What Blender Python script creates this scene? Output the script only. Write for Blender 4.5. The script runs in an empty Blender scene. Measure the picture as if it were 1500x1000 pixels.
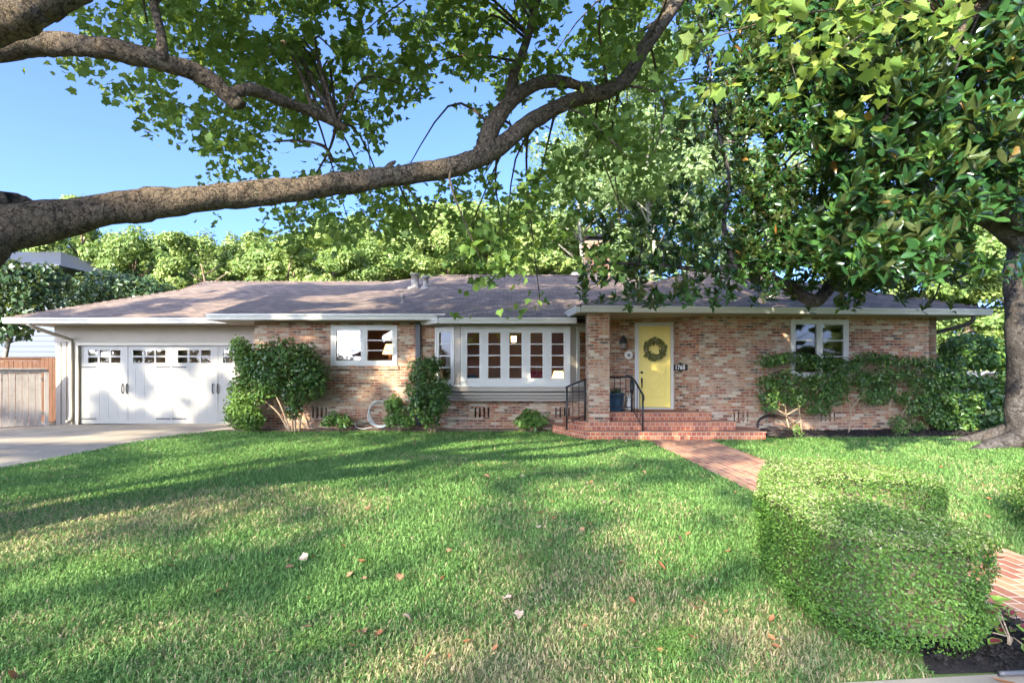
import bpy, math, random
import numpy as np
from mathutils import Vector, Matrix
R = math.radians
SC = bpy.context.scene
COL = SC.collection
random.seed(7)
RNG = np.random.default_rng(11)

# ------------------------------------------------------------------ camera, sky, sun, exposure
CZ, FPX, HX, HY = 1.55, 833.33, 750.0, 540.0
cd = bpy.data.cameras.new('camera'); cam = bpy.data.objects.new('camera', cd); COL.objects.link(cam)
cam.location = (0, 0, CZ); cam.rotation_euler = (R(90), 0, 0)
cd.lens = 20; cd.sensor_width = 36; cd.shift_y = 40 / 1500; cd.clip_start = 0.05; cd.clip_end = 1500
SC.camera = cam
SUN_EL = 25.0
SUN_AZ = (-0.50, -0.866)                       # horizontal direction towards the sun: behind the viewer's left shoulder
SV = Vector((SUN_AZ[0] * math.cos(R(SUN_EL)), SUN_AZ[1] * math.cos(R(SUN_EL)), math.sin(R(SUN_EL)))).normalized()
W = bpy.data.worlds.new('World'); SC.world = W; W.use_nodes = True
wn = W.node_tree.nodes; bg = wn['Background']
sky = wn.new('ShaderNodeTexSky'); sky.sky_type = 'NISHITA'; sky.sun_disc = False
sky.sun_elevation = R(SUN_EL); sky.sun_rotation = math.atan2(SUN_AZ[0], SUN_AZ[1])
sky.air_density = 0.30; sky.dust_density = 3.0; sky.ozone_density = 6.5
W.node_tree.links.new(sky.outputs[0], bg.inputs[0]); bg.inputs[1].default_value = 0.15
sl = bpy.data.lights.new('sun', 'SUN'); so = bpy.data.objects.new('sun', sl); COL.objects.link(so)
sl.energy = 2.7; sl.angle = R(0.7); sl.color = (1.0, 0.90, 0.70)
so.rotation_euler = (-SV).to_track_quat('-Z', 'Y').to_euler(); so.location = (-20, -30, 30)
SC.view_settings.view_transform = 'Standard'; SC.view_settings.look = 'None'
SC.view_settings.exposure = 2.78; SC.view_settings.gamma = 1.0
SC.render.engine = 'CYCLES'
SC.cycles.max_bounces = 8; SC.cycles.transparent_max_bounces = 12; SC.cycles.diffuse_bounces = 4
SC.cycles.use_denoising = True; SC.cycles.caustics_reflective = False; SC.cycles.caustics_refractive = False

# ------------------------------------------------------------------ helpers
def P(px, py, Y):
    return Vector(((px - HX) / FPX * Y, Y, CZ - (py - HY) / FPX * Y))
def G(px, py, z=0.0):
    Y = (CZ - z) * FPX / (py - HY)
    return Vector(((px - HX) / FPX * Y, Y, z))

WL = {}
def tag(o, label=None, cat=None, group=None, kind=None):
    if label: o['label'] = label
    if cat: o['category'] = cat
    if group: o['group'] = group
    if kind: o['kind'] = kind
    return o
def empty(name, loc, label, cat, group=None):
    o = bpy.data.objects.new(name, None); COL.objects.link(o); o.location = loc
    o.empty_display_size = 0.2; WL[o.name] = Vector(loc)
    return tag(o, label, cat, group)
def link(name, me, mat, parent=None, loc=None):
    """Link mesh data already expressed relative to its origin (parent's world place, or loc)."""
    o = bpy.data.objects.new(name, me); COL.objects.link(o)
    for m in (mat if isinstance(mat, (list, tuple)) else [mat]): me.materials.append(m)
    if parent is not None:
        o.parent = parent; WL[o.name] = WL[parent.name]
    else:
        o.location = loc or (0, 0, 0); WL[o.name] = Vector(o.location)
    return o
def org(parent, loc):
    return np.array(WL[parent.name] if parent is not None else (loc or (0, 0, 0)), dtype=float)
def copy_tree(o, parent=None):
    c = o.copy(); COL.objects.link(c); WL[c.name] = WL[o.name]
    if parent is not None: c.parent = parent
    for ch in list(o.children): copy_tree(ch, c)
    return c

class MB:
    def __init__(s): s.v = []; s.f = []; s.sm = []; s.fr((0, 0, 0), (1, 0, 0), (0, 1, 0))
    def fr(s, o, u, w):
        s.o = Vector(o); s.u = Vector(u).normalized(); s.w = Vector(w).normalized(); s.z = Vector((0, 0, 1)); return s
    def pt(s, a, b, c): return s.o + s.u * a + s.w * b + s.z * c
    def face(s, pts, smooth=False):
        n = len(s.v); s.v += [tuple(p) for p in pts]; s.f.append(tuple(range(n, n + len(pts)))); s.sm.append(smooth)
    def raw(s, vs, fs, smooth=False):
        n = len(s.v); s.v += [tuple(p) for p in vs]
        for f in fs: s.f.append(tuple(n + i for i in f)); s.sm.append(smooth)
    def box(s, a0, a1, b0, b1, c0, c1):
        v = [s.pt(a, b, c) for c in (c0, c1) for b in (b0, b1) for a in (a0, a1)]
        s.raw(v, [(0, 2, 3, 1), (4, 5, 7, 6), (0, 1, 5, 4), (2, 6, 7, 3), (0, 4, 6, 2), (1, 3, 7, 5)])
    def prism(s, poly, c0, c1):
        n = len(poly); a = [s.pt(p[0], p[1], c0) for p in poly]; b = [s.pt(p[0], p[1], c1) for p in poly]
        s.raw(a + b, [tuple(range(n))[::-1], tuple(range(n, 2 * n))] + [(i, (i + 1) % n, n + (i + 1) % n, n + i) for i in range(n)])
    def extr(s, poly, b0, b1):
        """polygon in (u, z) extruded along w"""
        n = len(poly); a = [s.pt(p[0], b0, p[1]) for p in poly]; b = [s.pt(p[0], b1, p[1]) for p in poly]
        s.raw(a + b, [tuple(range(n)), tuple(range(n, 2 * n))[::-1]] + [(i, n + i, n + (i + 1) % n, (i + 1) % n) for i in range(n)])
    def tube(s, pts, rad, n=8, cap=True, lump=0.0, seed=0):
        pts = [Vector(p) for p in pts]
        if not isinstance(rad, (list, tuple)): rad = [rad] * len(pts)
        rg = random.Random(seed); vs = []; fs = []
        up = Vector((0, 0, 1)); prev = None
        ph = [rg.uniform(0, 6.28) for _ in range(6)]
        for i, p in enumerate(pts):
            d = (pts[min(i + 1, len(pts) - 1)] - pts[max(i - 1, 0)]).normalized()
            if prev is None:
                a = d.cross(up)
                if a.length < .05: a = d.cross(Vector((1, 0, 0)))
            else:
                a = prev - d * prev.dot(d)
            a.normalize(); prev = a; b = d.cross(a)
            for k in range(n):
                t = 2 * math.pi * k / n
                r = rad[i]
                if lump: r *= 1 + lump * (math.sin(2 * t + ph[0] + i * .5) * .5 + math.sin(3 * t + ph[1] - i * .37) * .35 + math.sin(t + ph[2] + i * .9) * .4 + rg.uniform(-.18, .18))
                vs.append(p + a * (math.cos(t) * r) + b * (math.sin(t) * r))
        m = len(pts)
        for i in range(m - 1):
            for k in range(n):
                k2 = (k + 1) % n; fs.append((i * n + k, i * n + k2, (i + 1) * n + k2, (i + 1) * n + k))
        if cap: fs.append(tuple(range(n))[::-1]); fs.append(tuple(range((m - 1) * n, m * n)))
        s.raw(vs, fs, True)
    def lathe(s, c, prof, n=20, smooth=True):
        c = Vector(c); vs = []; fs = []
        for r, z in prof:
            for k in range(n):
                t = 2 * math.pi * k / n; vs.append(c + Vector((math.cos(t) * r, math.sin(t) * r, z)))
        for i in range(len(prof) - 1):
            for k in range(n):
                k2 = (k + 1) % n; fs.append((i * n + k, i * n + k2, (i + 1) * n + k2, (i + 1) * n + k))
        fs.append(tuple(range(n))[::-1]); fs.append(tuple(range((len(prof) - 1) * n, len(prof) * n)))
        s.raw(vs, fs, smooth)
    def build(s, name, mat, parent=None, loc=None, uvrot=None):
        me = bpy.data.meshes.new(name)
        o = org(parent, loc)
        vv = np.array(s.v, dtype=float) - o
        me.from_pydata([tuple(x) for x in vv], [], s.f)
        me.polygons.foreach_set('use_smooth', s.sm)
        me.update()
        uv = me.uv_layers.new(name='UVMap')
        wv = np.array(s.v, dtype=float)
        Z = Vector((0, 0, 1))
        for p in me.polygons:
            nn = p.normal
            if abs(nn.z) > .97:
                t, b = Vector((1, 0, 0)), Vector((0, 1, 0))
                if uvrot: t, b = Vector(uvrot[0]), Vector(uvrot[1])
            else:
                t = Z.cross(nn).normalized(); b = nn.cross(t)
            for li in p.loop_indices:
                q = Vector(wv[me.loops[li].vertex_index]); uv.data[li].uv = (q.dot(t), q.dot(b))
        return link(name, me, mat, parent, loc)

def crom(pts, n=6):
    pts = [Vector(p) for p in pts]; out = []
    for i in range(len(pts) - 1):
        a, b, c, d = pts[max(i - 1, 0)], pts[i], pts[i + 1], pts[min(i + 2, len(pts) - 1)]
        for k in range(n):
            t = k / n
            out.append(.5 * ((2 * b) + (c - a) * t + (2 * a - 5 * b + 4 * c - d) * t * t + (3 * b - a - 3 * c + d) * t ** 3))
    out.append(pts[-1]); return out
def lerps(vals, n=6):
    out = []
    for i in range(len(vals) - 1):
        for k in range(n): out.append(vals[i] + (vals[i + 1] - vals[i]) * k / n)
    out.append(vals[-1]); return out

_NG = np.random.default_rng(3).random((256, 256))
def vnoise(x, y):
    x = np.asarray(x, float); y = np.asarray(y, float)
    xi = np.floor(x).astype(int); yi = np.floor(y).astype(int); fx = x - xi; fy = y - yi
    fx = fx * fx * (3 - 2 * fx); fy = fy * fy * (3 - 2 * fy)
    a = _NG[xi % 256, yi % 256]; b = _NG[(xi + 1) % 256, yi % 256]; c = _NG[xi % 256, (yi + 1) % 256]; d = _NG[(xi + 1) % 256, (yi + 1) % 256]
    return (a * (1 - fx) + b * fx) * (1 - fy) + (c * (1 - fx) + d * fx) * fy

# ---- many small leaves as one mesh
PLANE_O = [(0, 0), (.2, -.12), (.47, .02), (.43, .2), (.58, .5), (.37, .53), (.22, .68), (0, 1.0), (-.22, .68), (-.37, .53), (-.58, .5), (-.43, .2), (-.47, .02), (-.2, -.12)]
def T_plane():
    v = np.array([(x, y, .22 * abs(x) - .12 * y * y) for x, y in PLANE_O])
    return v, [tuple(range(0, 8)), (7, 8, 9, 10, 11, 12, 13, 0)]
def T_mag():
    pts = [(0, 0, 0), (0, .5, .05), (0, 1.0, -.05), (.13, .2, .06), (.21, .5, .12), (.14, .82, .07), (-.13, .2, .06), (-.21, .5, .12), (-.14, .82, .07)]
    return np.array(pts), [(0, 3, 4, 1), (1, 4, 5, 2), (0, 1, 7, 6), (1, 2, 8, 7)]
def T_oval():
    pts = [(0, 0, 0), (.28, .3, .07), (.27, .65, .05), (0, 1, -.06), (-.27, .65, .05), (-.28, .3, .07)]
    return np.array(pts), [(0, 1, 2, 3), (0, 3, 4, 5)]
def T_diamond():
    return np.array([(0, 0, 0), (.33, .45, .05), (0, 1, -.04), (-.33, .45, .05)]), [(0, 1, 2, 3)]
def T_needle():
    return np.array([(0, 0, 0), (.09, .4, .02), (0, 1, 0), (-.09, .4, .02)]), [(0, 1, 2, 3)]

def unit(a): return a / np.maximum(np.linalg.norm(a, axis=1, keepdims=True), 1e-9)
def np_mesh(name, V, F_idx, F_len, attrs):
    me = bpy.data.meshes.new(name)
    me.vertices.add(len(V)); me.vertices.foreach_set('co', np.ascontiguousarray(V, dtype=np.float32).ravel())
    me.loops.add(len(F_idx)); me.loops.foreach_set('vertex_index', F_idx.astype(np.int32))
    starts = np.concatenate([[0], np.cumsum(F_len)[:-1]]).astype(np.int32)
    me.polygons.add(len(F_len)); me.polygons.foreach_set('loop_start', starts); me.polygons.foreach_set('loop_total', F_len.astype(np.int32))
    for k, a in attrs.items():
        at = me.attributes.new(k, 'FLOAT', 'FACE'); at.data.foreach_set('value', np.ascontiguousarray(a, dtype=np.float32))
    me.update(calc_edges=True); return me
def leaves(name, tmpl, pos, nrm, size, mat, parent=None, loc=None, head=None, rng=RNG, rnd=None):
    tv, tf = tmpl; N = len(pos); pos = np.asarray(pos) - org(parent, loc)
    n = unit(np.asarray(nrm, float)); h = rng.normal(size=(N, 3)) if head is None else np.asarray(head, float)
    t = unit(h - n * np.sum(h * n, axis=1, keepdims=True)); x = np.cross(t, n)
    size = np.broadcast_to(np.asarray(size, float), (N,))
    cz = (1 + rng.normal(0, .9, N))[:, None, None]; cx = rng.uniform(.72, 1.1, N)[:, None, None]
    V = pos[:, None, :] + size[:, None, None] * (cx * tv[None, :, 0, None] * x[:, None, :] + tv[None, :, 1, None] * t[:, None, :] + cz * tv[None, :, 2, None] * n[:, None, :])
    k = len(tv); fl = np.array([len(f) for f in tf]); fi = np.concatenate([np.array(f) for f in tf])
    F = (fi[None, :] + (np.arange(N) * k)[:, None]).ravel()
    rnd = rng.random(N) if rnd is None else rnd
    me = np_mesh(name, V.reshape(-1, 3), F, np.tile(fl, N), {'rnd': np.repeat(rnd, len(tf))})
    return link(name, me, mat, parent, loc)

# ------------------------------------------------------------------ materials
class NT:
    def __init__(s, name):
        s.m = bpy.data.materials.new(name); s.m.use_nodes = True; s.t = s.m.node_tree; s.n = s.t.nodes
        s.b = s.n['Principled BSDF']; s.out = s.n['Material Output']
    def new(s, typ, **kw):
        n = s.n.new('ShaderNode' + typ)
        for k, v in kw.items(): setattr(n, k, v)
        return n
    def l(s, a, b): s.t.links.new(a, b)
    def ramp(s, fac, stops, interp='LINEAR'):
        r = s.new('ValToRGB'); r.color_ramp.interpolation = interp; e = r.color_ramp.elements
        while len(e) < len(stops): e.new(.5)
        for i, (p, c) in enumerate(stops): e[i].position = p; e[i].color = (*c, 1)
        s.l(fac, r.inputs[0]); return r.outputs[0]
    def noise(s, scale, detail=4, rough=.6, vec=None, out=0):
        n = s.new('TexNoise'); n.inputs['Scale'].default_value = scale; n.inputs['Detail'].default_value = detail; n.inputs['Roughness'].default_value = rough
        if vec is None: vec = s.obj()
        s.l(vec, n.inputs['Vector']); return n.outputs[out]
    def obj(s):
        if not hasattr(s, '_o'): s._o = s.new('TexCoord').outputs['Object']
        return s._o
    def uv(s):
        if not hasattr(s, '_u'): s._u = s.new('TexCoord').outputs['UV']
        return s._u
    def mix(s, a, b, fac, typ='MIX'):
        m = s.new('Mix', data_type='RGBA', blend_type=typ)
        for v, i in ((fac, 0), (a, 6), (b, 7)):
            if hasattr(v, 'is_linked'): s.l(v, m.inputs[i])
            else: m.inputs[i].default_value = v if i == 0 else (*v, 1)
        return m.outputs[2]
    def math(s, op, a, b=None):
        m = s.new('Math', operation=op)
        for i, v in enumerate((a, b)):
            if v is None: continue
            if hasattr(v, 'is_linked'): s.l(v, m.inputs[i])
            else: m.inputs[i].default_value = v
        return m.outputs[0]
    def bump(s, h, strength=.3, dist=.01):
        b = s.new('Bump'); b.inputs['Strength'].default_value = strength; b.inputs['Distance'].default_value = dist
        s.l(h, b.inputs['Height']); s.l(b.outputs[0], s.b.inputs['Normal'])
    def attr(s, name): return s.new('Attribute', attribute_name=name).outputs['Fac']
    def base(s, c): s.l(c, s.b.inputs['Base Color']) if hasattr(c, 'is_linked') else setattr(s.b.inputs['Base Color'], 'default_value', (*c, 1))
    def rough(s, v, spec=.5): s.b.inputs['Roughness'].default_value = v; s.b.inputs['Specular IOR Level'].default_value = spec

def paint(name, c, rough=.5, var=.12, scale=3.0, dirt=0.0, metal=0.0):
    t = NT(name); d = tuple(x * (1 - var) for x in c)
    col = t.mix(c, d, t.noise(scale, 6, .65))
    if dirt: col = t.mix(col, (c[0] * .45, c[1] * .42, c[2] * .36), t.math('MULTIPLY', t.ramp(t.noise(1.3, 8, .7), [(.5, (0, 0, 0)), (.75, (1, 1, 1))]), dirt))
    t.base(col); t.rough(rough); t.b.inputs['Metallic'].default_value = metal
    t.bump(t.noise(60, 3), .08, .004); return t.m
def leafmat(name, stops, trans=.35, rough=.45, tcol=None, spec=.5, back=None):
    t = NT(name); a = t.attr('rnd'); c = t.ramp(a, stops)
    c = t.mix(c, tuple(x * .55 for x in stops[0][1]), t.math('MULTIPLY', t.noise(1.1, 3), .35))
    if back is not None:
        g = t.new('NewGeometry'); c = t.mix(c, back, t.math('MULTIPLY', g.outputs['Backfacing'], .6))
    t.base(c); t.rough(rough, spec)
    tr = t.new('BsdfTranslucent'); t.l(t.mix(c, tcol or (.35, .42, .05), .45), tr.inputs[0])
    mx = t.new('MixShader'); mx.inputs[0].default_value = trans
    t.l(t.b.outputs[0], mx.inputs[1]); t.l(tr.outputs[0], mx.inputs[2]); t.l(mx.outputs[0], t.out.inputs[0]); return t.m
def brickmat(name, stops, mortar, w=.21, h=.068, ms=.011, wash=.5, washcol=(.52, .43, .31), soot=.25, bumpd=.006):
    t = NT(name); uv = t.uv()
    # slight waviness so that courses are not ruler-straight
    nz = t.noise(2.2, 3, .5, uv, 1); vm = t.new('VectorMath', operation='MULTIPLY_ADD')
    t.l(nz, vm.inputs[0]); vm.inputs[1].default_value = (.016, .010, 0); t.l(uv, vm.inputs[2])
    br = t.new('TexBrick'); t.l(vm.outputs[0], br.inputs['Vector'])
    br.inputs['Color1'].default_value = (0, 0, 0, 1); br.inputs['Color2'].default_value = (1, 1, 1, 1); br.inputs['Mortar'].default_value = (.5, .5, .5, 1)
    br.inputs['Scale'].default_value = 1; br.inputs['Brick Width'].default_value = w; br.inputs['Row Height'].default_value = h
    br.inputs['Mortar Size'].default_value = ms; br.inputs['Mortar Smooth'].default_value = .25; br.inputs['Bias'].default_value = 0
    g = t.new('RGBToBW'); t.l(br.outputs['Color'], g.inputs[0])
    c = t.ramp(g.outputs[0], stops, 'CONSTANT')
    c = t.mix(c, (.05, .035, .03), t.math('MULTIPLY', t.ramp(t.noise(9, 5, .65, uv), [(.5, (0, 0, 0)), (.72, (1, 1, 1))]), soot))
    wf = t.ramp(t.math('ADD', t.math('MULTIPLY', t.noise(5.5, 8, .72, uv), .6), t.math('MULTIPLY', t.noise(1.1, 5, .6, uv), .4)), [(.46, (0, 0, 0)), (.60, (1, 1, 1))])
    c = t.mix(c, washcol, t.math('MULTIPLY', wf, wash))
    mcol = t.mix(mortar, tuple(x * .72 for x in mortar), t.noise(14, 5, .6, uv))
    c = t.mix(c, mcol, br.outputs['Fac']); t.base(c); t.rough(.88, .25)
    hgt = t.math('SUBTRACT', t.math('MULTIPLY', t.noise(28, 5, .7, uv), .5), t.math('MULTIPLY', br.outputs['Fac'], 1.2))
    t.bump(hgt, .75, bumpd); return t.m

M = {}
BR = [(0, (.22, .07, .038)), (.13, (.30, .10, .05)), (.26, (.15, .06, .04)), (.34, (.40, .31, .22)), (.41, (.34, .125, .06)), (.54, (.25, .088, .052)), (.64, (.38, .19, .095)), (.74, (.19, .075, .045)), (.83, (.46, .37, .27)), (.95, (.09, .06, .05))]
M['brick'] = brickmat('used_brick', BR, (.40, .315, .22), w=.218, wash=.58)
M['step'] = brickmat('red_step_brick', [(0, (.33, .09, .045)), (.3, (.40, .12, .055)), (.6, (.27, .075, .045)), (.8, (.44, .165, .08))], (.48, .36, .26), w=.105, h=.09, ms=.008, wash=.12, soot=.2)
M['pathbrick'] = brickmat('path_brick', [(0, (.32, .125, .07)), (.25, (.41, .18, .10)), (.5, (.25, .10, .065)), (.75, (.46, .23, .125))], (.50, .41, .32), w=.215, h=.105, ms=.009, wash=.18, soot=.3, bumpd=.004)
def roofmat():
    t = NT('roof_shingle'); uv = t.uv()
    br = t.new('TexBrick'); t.l(uv, br.inputs['Vector'])
    br.inputs['Color1'].default_value = (0, 0, 0, 1); br.inputs['Color2'].default_value = (1, 1, 1, 1); br.inputs['Mortar'].default_value = (.4, .4, .4, 1)
    br.inputs['Scale'].default_value = 1; br.inputs['Brick Width'].default_value = .24; br.inputs['Row Height'].default_value = .14; br.inputs['Mortar Size'].default_value = .006; br.inputs['Mortar Smooth'].default_value = .3
    g = t.new('RGBToBW'); t.l(br.outputs['Color'], g.inputs[0])
    c = t.ramp(g.outputs[0], [(0, (.165, .122, .100)), (.35, (.225, .168, .135)), (.6, (.125, .098, .086)), (.85, (.29, .215, .17))])
    c = t.mix(c, (.055, .045, .045), t.math('MULTIPLY', t.noise(1.2, 6, .6, uv), .35))
    c = t.mix(c, (.30, .25, .22), t.math('MULTIPLY', t.ramp(t.noise(120, 2, .5, uv), [(.55, (0, 0, 0)), (.75, (1, 1, 1))]), .45))
    c = t.mix(c, (.03, .026, .026), t.math('MULTIPLY', br.outputs['Fac'], .8)); t.base(c); t.rough(.92, .2)
    sp = t.new('SeparateXYZ'); t.l(uv, sp.inputs[0]); saw = t.math('FRACT', t.math('DIVIDE', sp.outputs[1], .14))
    t.bump(t.math('ADD', t.math('MULTIPLY', saw, -1.0), t.math('MULTIPLY', g.outputs[0], .4)), .8, .012); return t.m
M['roof'] = roofmat()
M['white'] = paint('white_trim_paint', (.53, .51, .46), .45, .08, 4, .18)
M['cream'] = paint('cream_trim_paint', (.43, .39, .31), .5, .1, 4, .2)
M['gdoor'] = paint('garage_door_white', (.235, .225, .195), .4, .06, 2.5, .12)
M['tan'] = paint('taupe_siding_paint', (.36, .31, .25), .6, .14, 5, .25)
M['soffit'] = paint('soffit_paint', (.30, .26, .20), .6, .1, 5)
M['yellow'] = paint('yellow_door_paint', (.78, .62, .13), .38, .07, 6, .06)
M['black'] = paint('black_iron', (.018, .018, .02), .45, .3, 8)
M['dark'] = paint('dark_void', (.01, .009, .008), .9)
M['gun'] = paint('dark_grey_downspout', (.085, .085, .09), .5, .2, 4)
M['metal'] = paint('galvanised_flashing', (.30, .27, .23), .55, .25, 6, .3)
M['blue'] = paint('blue_glazed_pot', (.035, .085, .13), .18, .35, 12)
M['ceram'] = paint('white_ceramic', (.66, .63, .56), .4, .2, 14, .2)
M['greysh'] = paint('grey_weathered_shingle', (.27, .27, .27), .85, .35, 12, .3)
M['slate'] = paint('dark_slate_roof', (.05, .058, .075), .6, .4, 5)
M['bluesid'] = paint('blue_grey_clapboard', (.06, .078, .115), .6, .12, 5, .1)
M['hosew'] = paint('white_hose_rubber', (.60, .60, .56), .4, .15, 8)
M['hosed'] = paint('dark_brown_hose', (.045, .028, .022), .4, .3, 8)
M['car'] = paint('silver_car_paint', (.20, .215, .24), .25, .08, 4, 0, .2)
M['int'] = paint('room_brown_wall', (.34, .19, .09), .7, .3, 2)
M['intfl'] = paint('room_wood', (.16, .075, .03), .45, .4, 5)
M['red'] = paint('red_upholstery', (.25, .03, .03), .8, .3, 9)
M['plaque'] = paint('plaque_black', (.012, .012, .014), .35)
def woodmat(name, a, b, dirt):
    t = NT(name); mp = t.new('Mapping'); t.l(t.obj(), mp.inputs[0]); mp.inputs['Scale'].default_value = (14, 14, 1.2)
    n = t.noise(1.5, 8, .7, mp.outputs[0]); c = t.mix(a, b, t.ramp(n, [(.3, (0, 0, 0)), (.7, (1, 1, 1))]))
    c = t.mix(c, dirt, t.math('MULTIPLY', t.ramp(t.noise(2.3, 7, .7), [(.5, (0, 0, 0)), (.8, (1, 1, 1))]), .7)); t.base(c); t.rough(.85, .2)
    t.bump(n, .5, .006); return t.m
M['greywood'] = woodmat('weathered_fence_wood', (.46, .41, .36), (.30, .265, .235), (.15, .125, .11))
M['cedar'] = woodmat('cedar_fence_wood', (.12, .06, .034), (.075, .036, .021), (.04, .02, .012))
def barkmat(name, stops, sc=5.0, b=.6):
    t = NT(name); n = t.noise(sc, 8, .68); v = t.new('TexVoronoi'); v.inputs['Scale'].default_value = sc * 1.6
    nz = t.noise(sc * .8, 4, .6, None, 1); t.l(t.mix(nz, (0, 0, 0), .5), v.inputs['Vector'])
    vm = t.new('VectorMath', operation='ADD'); t.l(t.obj(), vm.inputs[0]); t.l(nz, vm.inputs[1]); t.l(vm.outputs[0], v.inputs['Vector'])
    g = t.new('RGBToBW'); t.l(v.outputs['Color'], g.inputs[0])
    f = t.math('ADD', t.math('MULTIPLY', n, .55), t.math('MULTIPLY', g.outputs[0], .45))
    c = t.ramp(f, stops); c = t.mix(c, tuple(x * .4 for x in stops[0][1]), t.math('MULTIPLY', t.ramp(t.noise(sc * 7, 6, .75), [(.5, (0, 0, 0)), (.75, (1, 1, 1))]), .6))
    v2 = t.new('TexVoronoi', feature='DISTANCE_TO_EDGE'); v2.inputs['Scale'].default_value = sc * 2.2; vm2 = t.new('VectorMath', operation='MULTIPLY_ADD'); t.l(t.noise(sc * 2, 5, .7, None, 1), vm2.inputs[0]); vm2.inputs[1].default_value = (.16, .16, .16); t.l(t.obj(), vm2.inputs[2]); t.l(vm2.outputs[0], v2.inputs['Vector'])
    ck = t.ramp(v2.outputs['Distance'], [(0, (1, 1, 1)), (.035, (0, 0, 0))]); c = t.mix(c, tuple(x * .35 for x in stops[0][1]), t.math('MULTIPLY', ck, .35))
    t.base(c); t.rough(.9, .2); t.bump(t.math('SUBTRACT', t.math('ADD', n, t.math('MULTIPLY', t.noise(sc * 6, 6, .7), .6)), t.math('MULTIPLY', ck, .35)), b, .03); return t.m
M['sycbark'] = barkmat('sycamore_bark', [(.25, (.05, .038, .028)), (.40, (.115, .088, .064)), (.50, (.165, .125, .088)), (.56, (.10, .08, .06)), (.63, (.16, .115, .075)), (.70, (.11, .10, .066)), (.80, (.24, .19, .125)), (.9, (.34, .29, .21))], 6.5, 1.3)
M['magbark'] = barkmat('magnolia_bark', [(.25, (.02, .017, .016)), (.45, (.058, .05, .045)), (.6, (.095, .086, .078)), (.72, (.06, .048, .04)), (.85, (.16, .13, .10))], 4, .9)
M['palebark'] = barkmat('pale_bark', [(.2, (.15, .13, .10)), (.5, (.28, .26, .21)), (.85, (.42, .40, .34))], 2)
M['bark'] = barkmat('brown_bark', [(.2, (.10, .07, .045)), (.5, (.19, .14, .09)), (.85, (.32, .25, .17))], 6)
M['twig'] = barkmat('tan_stems', [(.2, (.26, .18, .11)), (.5, (.38, .28, .18)), (.85, (.50, .40, .28))], 12)
M['syc'] = leafmat('sycamore_leaf', [(0, (.06, .13, .028)), (.5, (.13, .23, .045)), (.85, (.22, .33, .07)), (1, (.36, .40, .10))], .52, .55, spec=.3)
M['bg'] = leafmat('yellow_green_leaf', [(0, (.13, .22, .05)), (.5, (.27, .36, .095)), (1, (.46, .51, .18))], .35, .6)
M['bggreen'] = leafmat('mid_green_leaf', [(0, (.09, .17, .035)), (.5, (.19, .29, .07)), (1, (.36, .43, .14))], .35, .6)
M['bgpale'] = leafmat('pale_green_leaf', [(0, (.13, .21, .07)), (.5, (.21, .30, .11)), (1, (.32, .40, .18))], .42, .6)
M['mag'] = leafmat('magnolia_leaf', [(0, (.016, .055, .018)), (.5, (.038, .105, .028)), (.82, (.09, .19, .04)), (.95, (.22, .29, .06)), (1, (.34, .16, .04))], .26, .22, (.25, .32, .03), .6, back=(.10, .105, .04))
M['cam'] = leafmat('camellia_leaf', [(0, (.025, .07, .018)), (.6, (.06, .14, .028)), (.9, (.14, .24, .05)), (1, (.24, .33, .09))], .28, .33, spec=.4)
M['dkleaf'] = leafmat('dark_shrub_leaf', [(0, (.02, .055, .022)), (.6, (.04, .085, .03)), (1, (.09, .14, .05))], .2, .4)
M['thuja'] = leafmat('conifer_spray', [(0, (.06, .14, .02)), (.6, (.11, .22, .03)), (1, (.18, .29, .05))], .3, .6)
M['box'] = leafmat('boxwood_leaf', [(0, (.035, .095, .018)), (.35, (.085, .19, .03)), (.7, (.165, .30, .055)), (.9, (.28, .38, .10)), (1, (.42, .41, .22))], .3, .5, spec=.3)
M['herb'] = leafmat('soft_green_leaf', [(0, (.07, .17, .03)), (.6, (.12, .24, .045)), (1, (.22, .33, .08))], .35, .5)
M['dry'] = leafmat('dry_leaf', [(0, (.26, .10, .04)), (.5, (.36, .16, .065)), (.8, (.42, .25, .15)), (1, (.48, .40, .33))], .1, .7, (.4, .2, .05))
M['wreath'] = leafmat('wreath_sprig', [(0, (.10, .12, .03)), (.6, (.20, .20, .05)), (1, (.30, .24, .06))], .15, .6)
M['coleus'] = leafmat('coleus_leaf', [(0, (.16, .30, .04)), (1, (.28, .42, .07))], .3, .5)
M['coleusred'] = leafmat('coleus_red_leaf', [(0, (.15, .02, .03)), (1, (.24, .035, .04))], .2, .5, (.3, .05, .03))
def grassmat():
    t = NT('grass_blades'); a = t.attr('tint')
    c = t.ramp(a, [(0, (.10, .20, .05)), (.3, (.165, .32, .085)), (.5, (.24, .40, .12)), (.62, (.34, .43, .16)), (.8, (.45, .37, .19)), (1, (.55, .46, .28))])
    t.base(c); t.rough(.55, .3)
    tr = t.new('BsdfTranslucent'); t.l(c, tr.inputs[0]); mx = t.new('MixShader'); mx.inputs[0].default_value = .45
    t.l(t.b.outputs[0], mx.inputs[1]); t.l(tr.outputs[0], mx.inputs[2]); t.l(mx.outputs[0], t.out.inputs[0]); return t.m
M['grass'] = grassmat()
def groundmat(name, stops, sc, b=.5, det=8):
    t = NT(name); n = t.noise(sc, det, .65); n2 = t.noise(sc * 9, 5, .7); f = t.math('ADD', t.math('MULTIPLY', n, .6), t.math('MULTIPLY', n2, .4))
    t.base(t.ramp(f, stops)); t.rough(.95, .15); t.bump(n2, b, .02); return t.m
M['lawn'] = groundmat('lawn_soil', [(.3, (.08, .13, .04)), (.5, (.12, .17, .055)), (.62, (.20, .18, .09)), (.75, (.28, .22, .14))], 1.3)
M['earth'] = groundmat('far_ground', [(.3, (.05, .09, .03)), (.6, (.08, .12, .04)), (.8, (.14, .12, .07))], .3)
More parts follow.
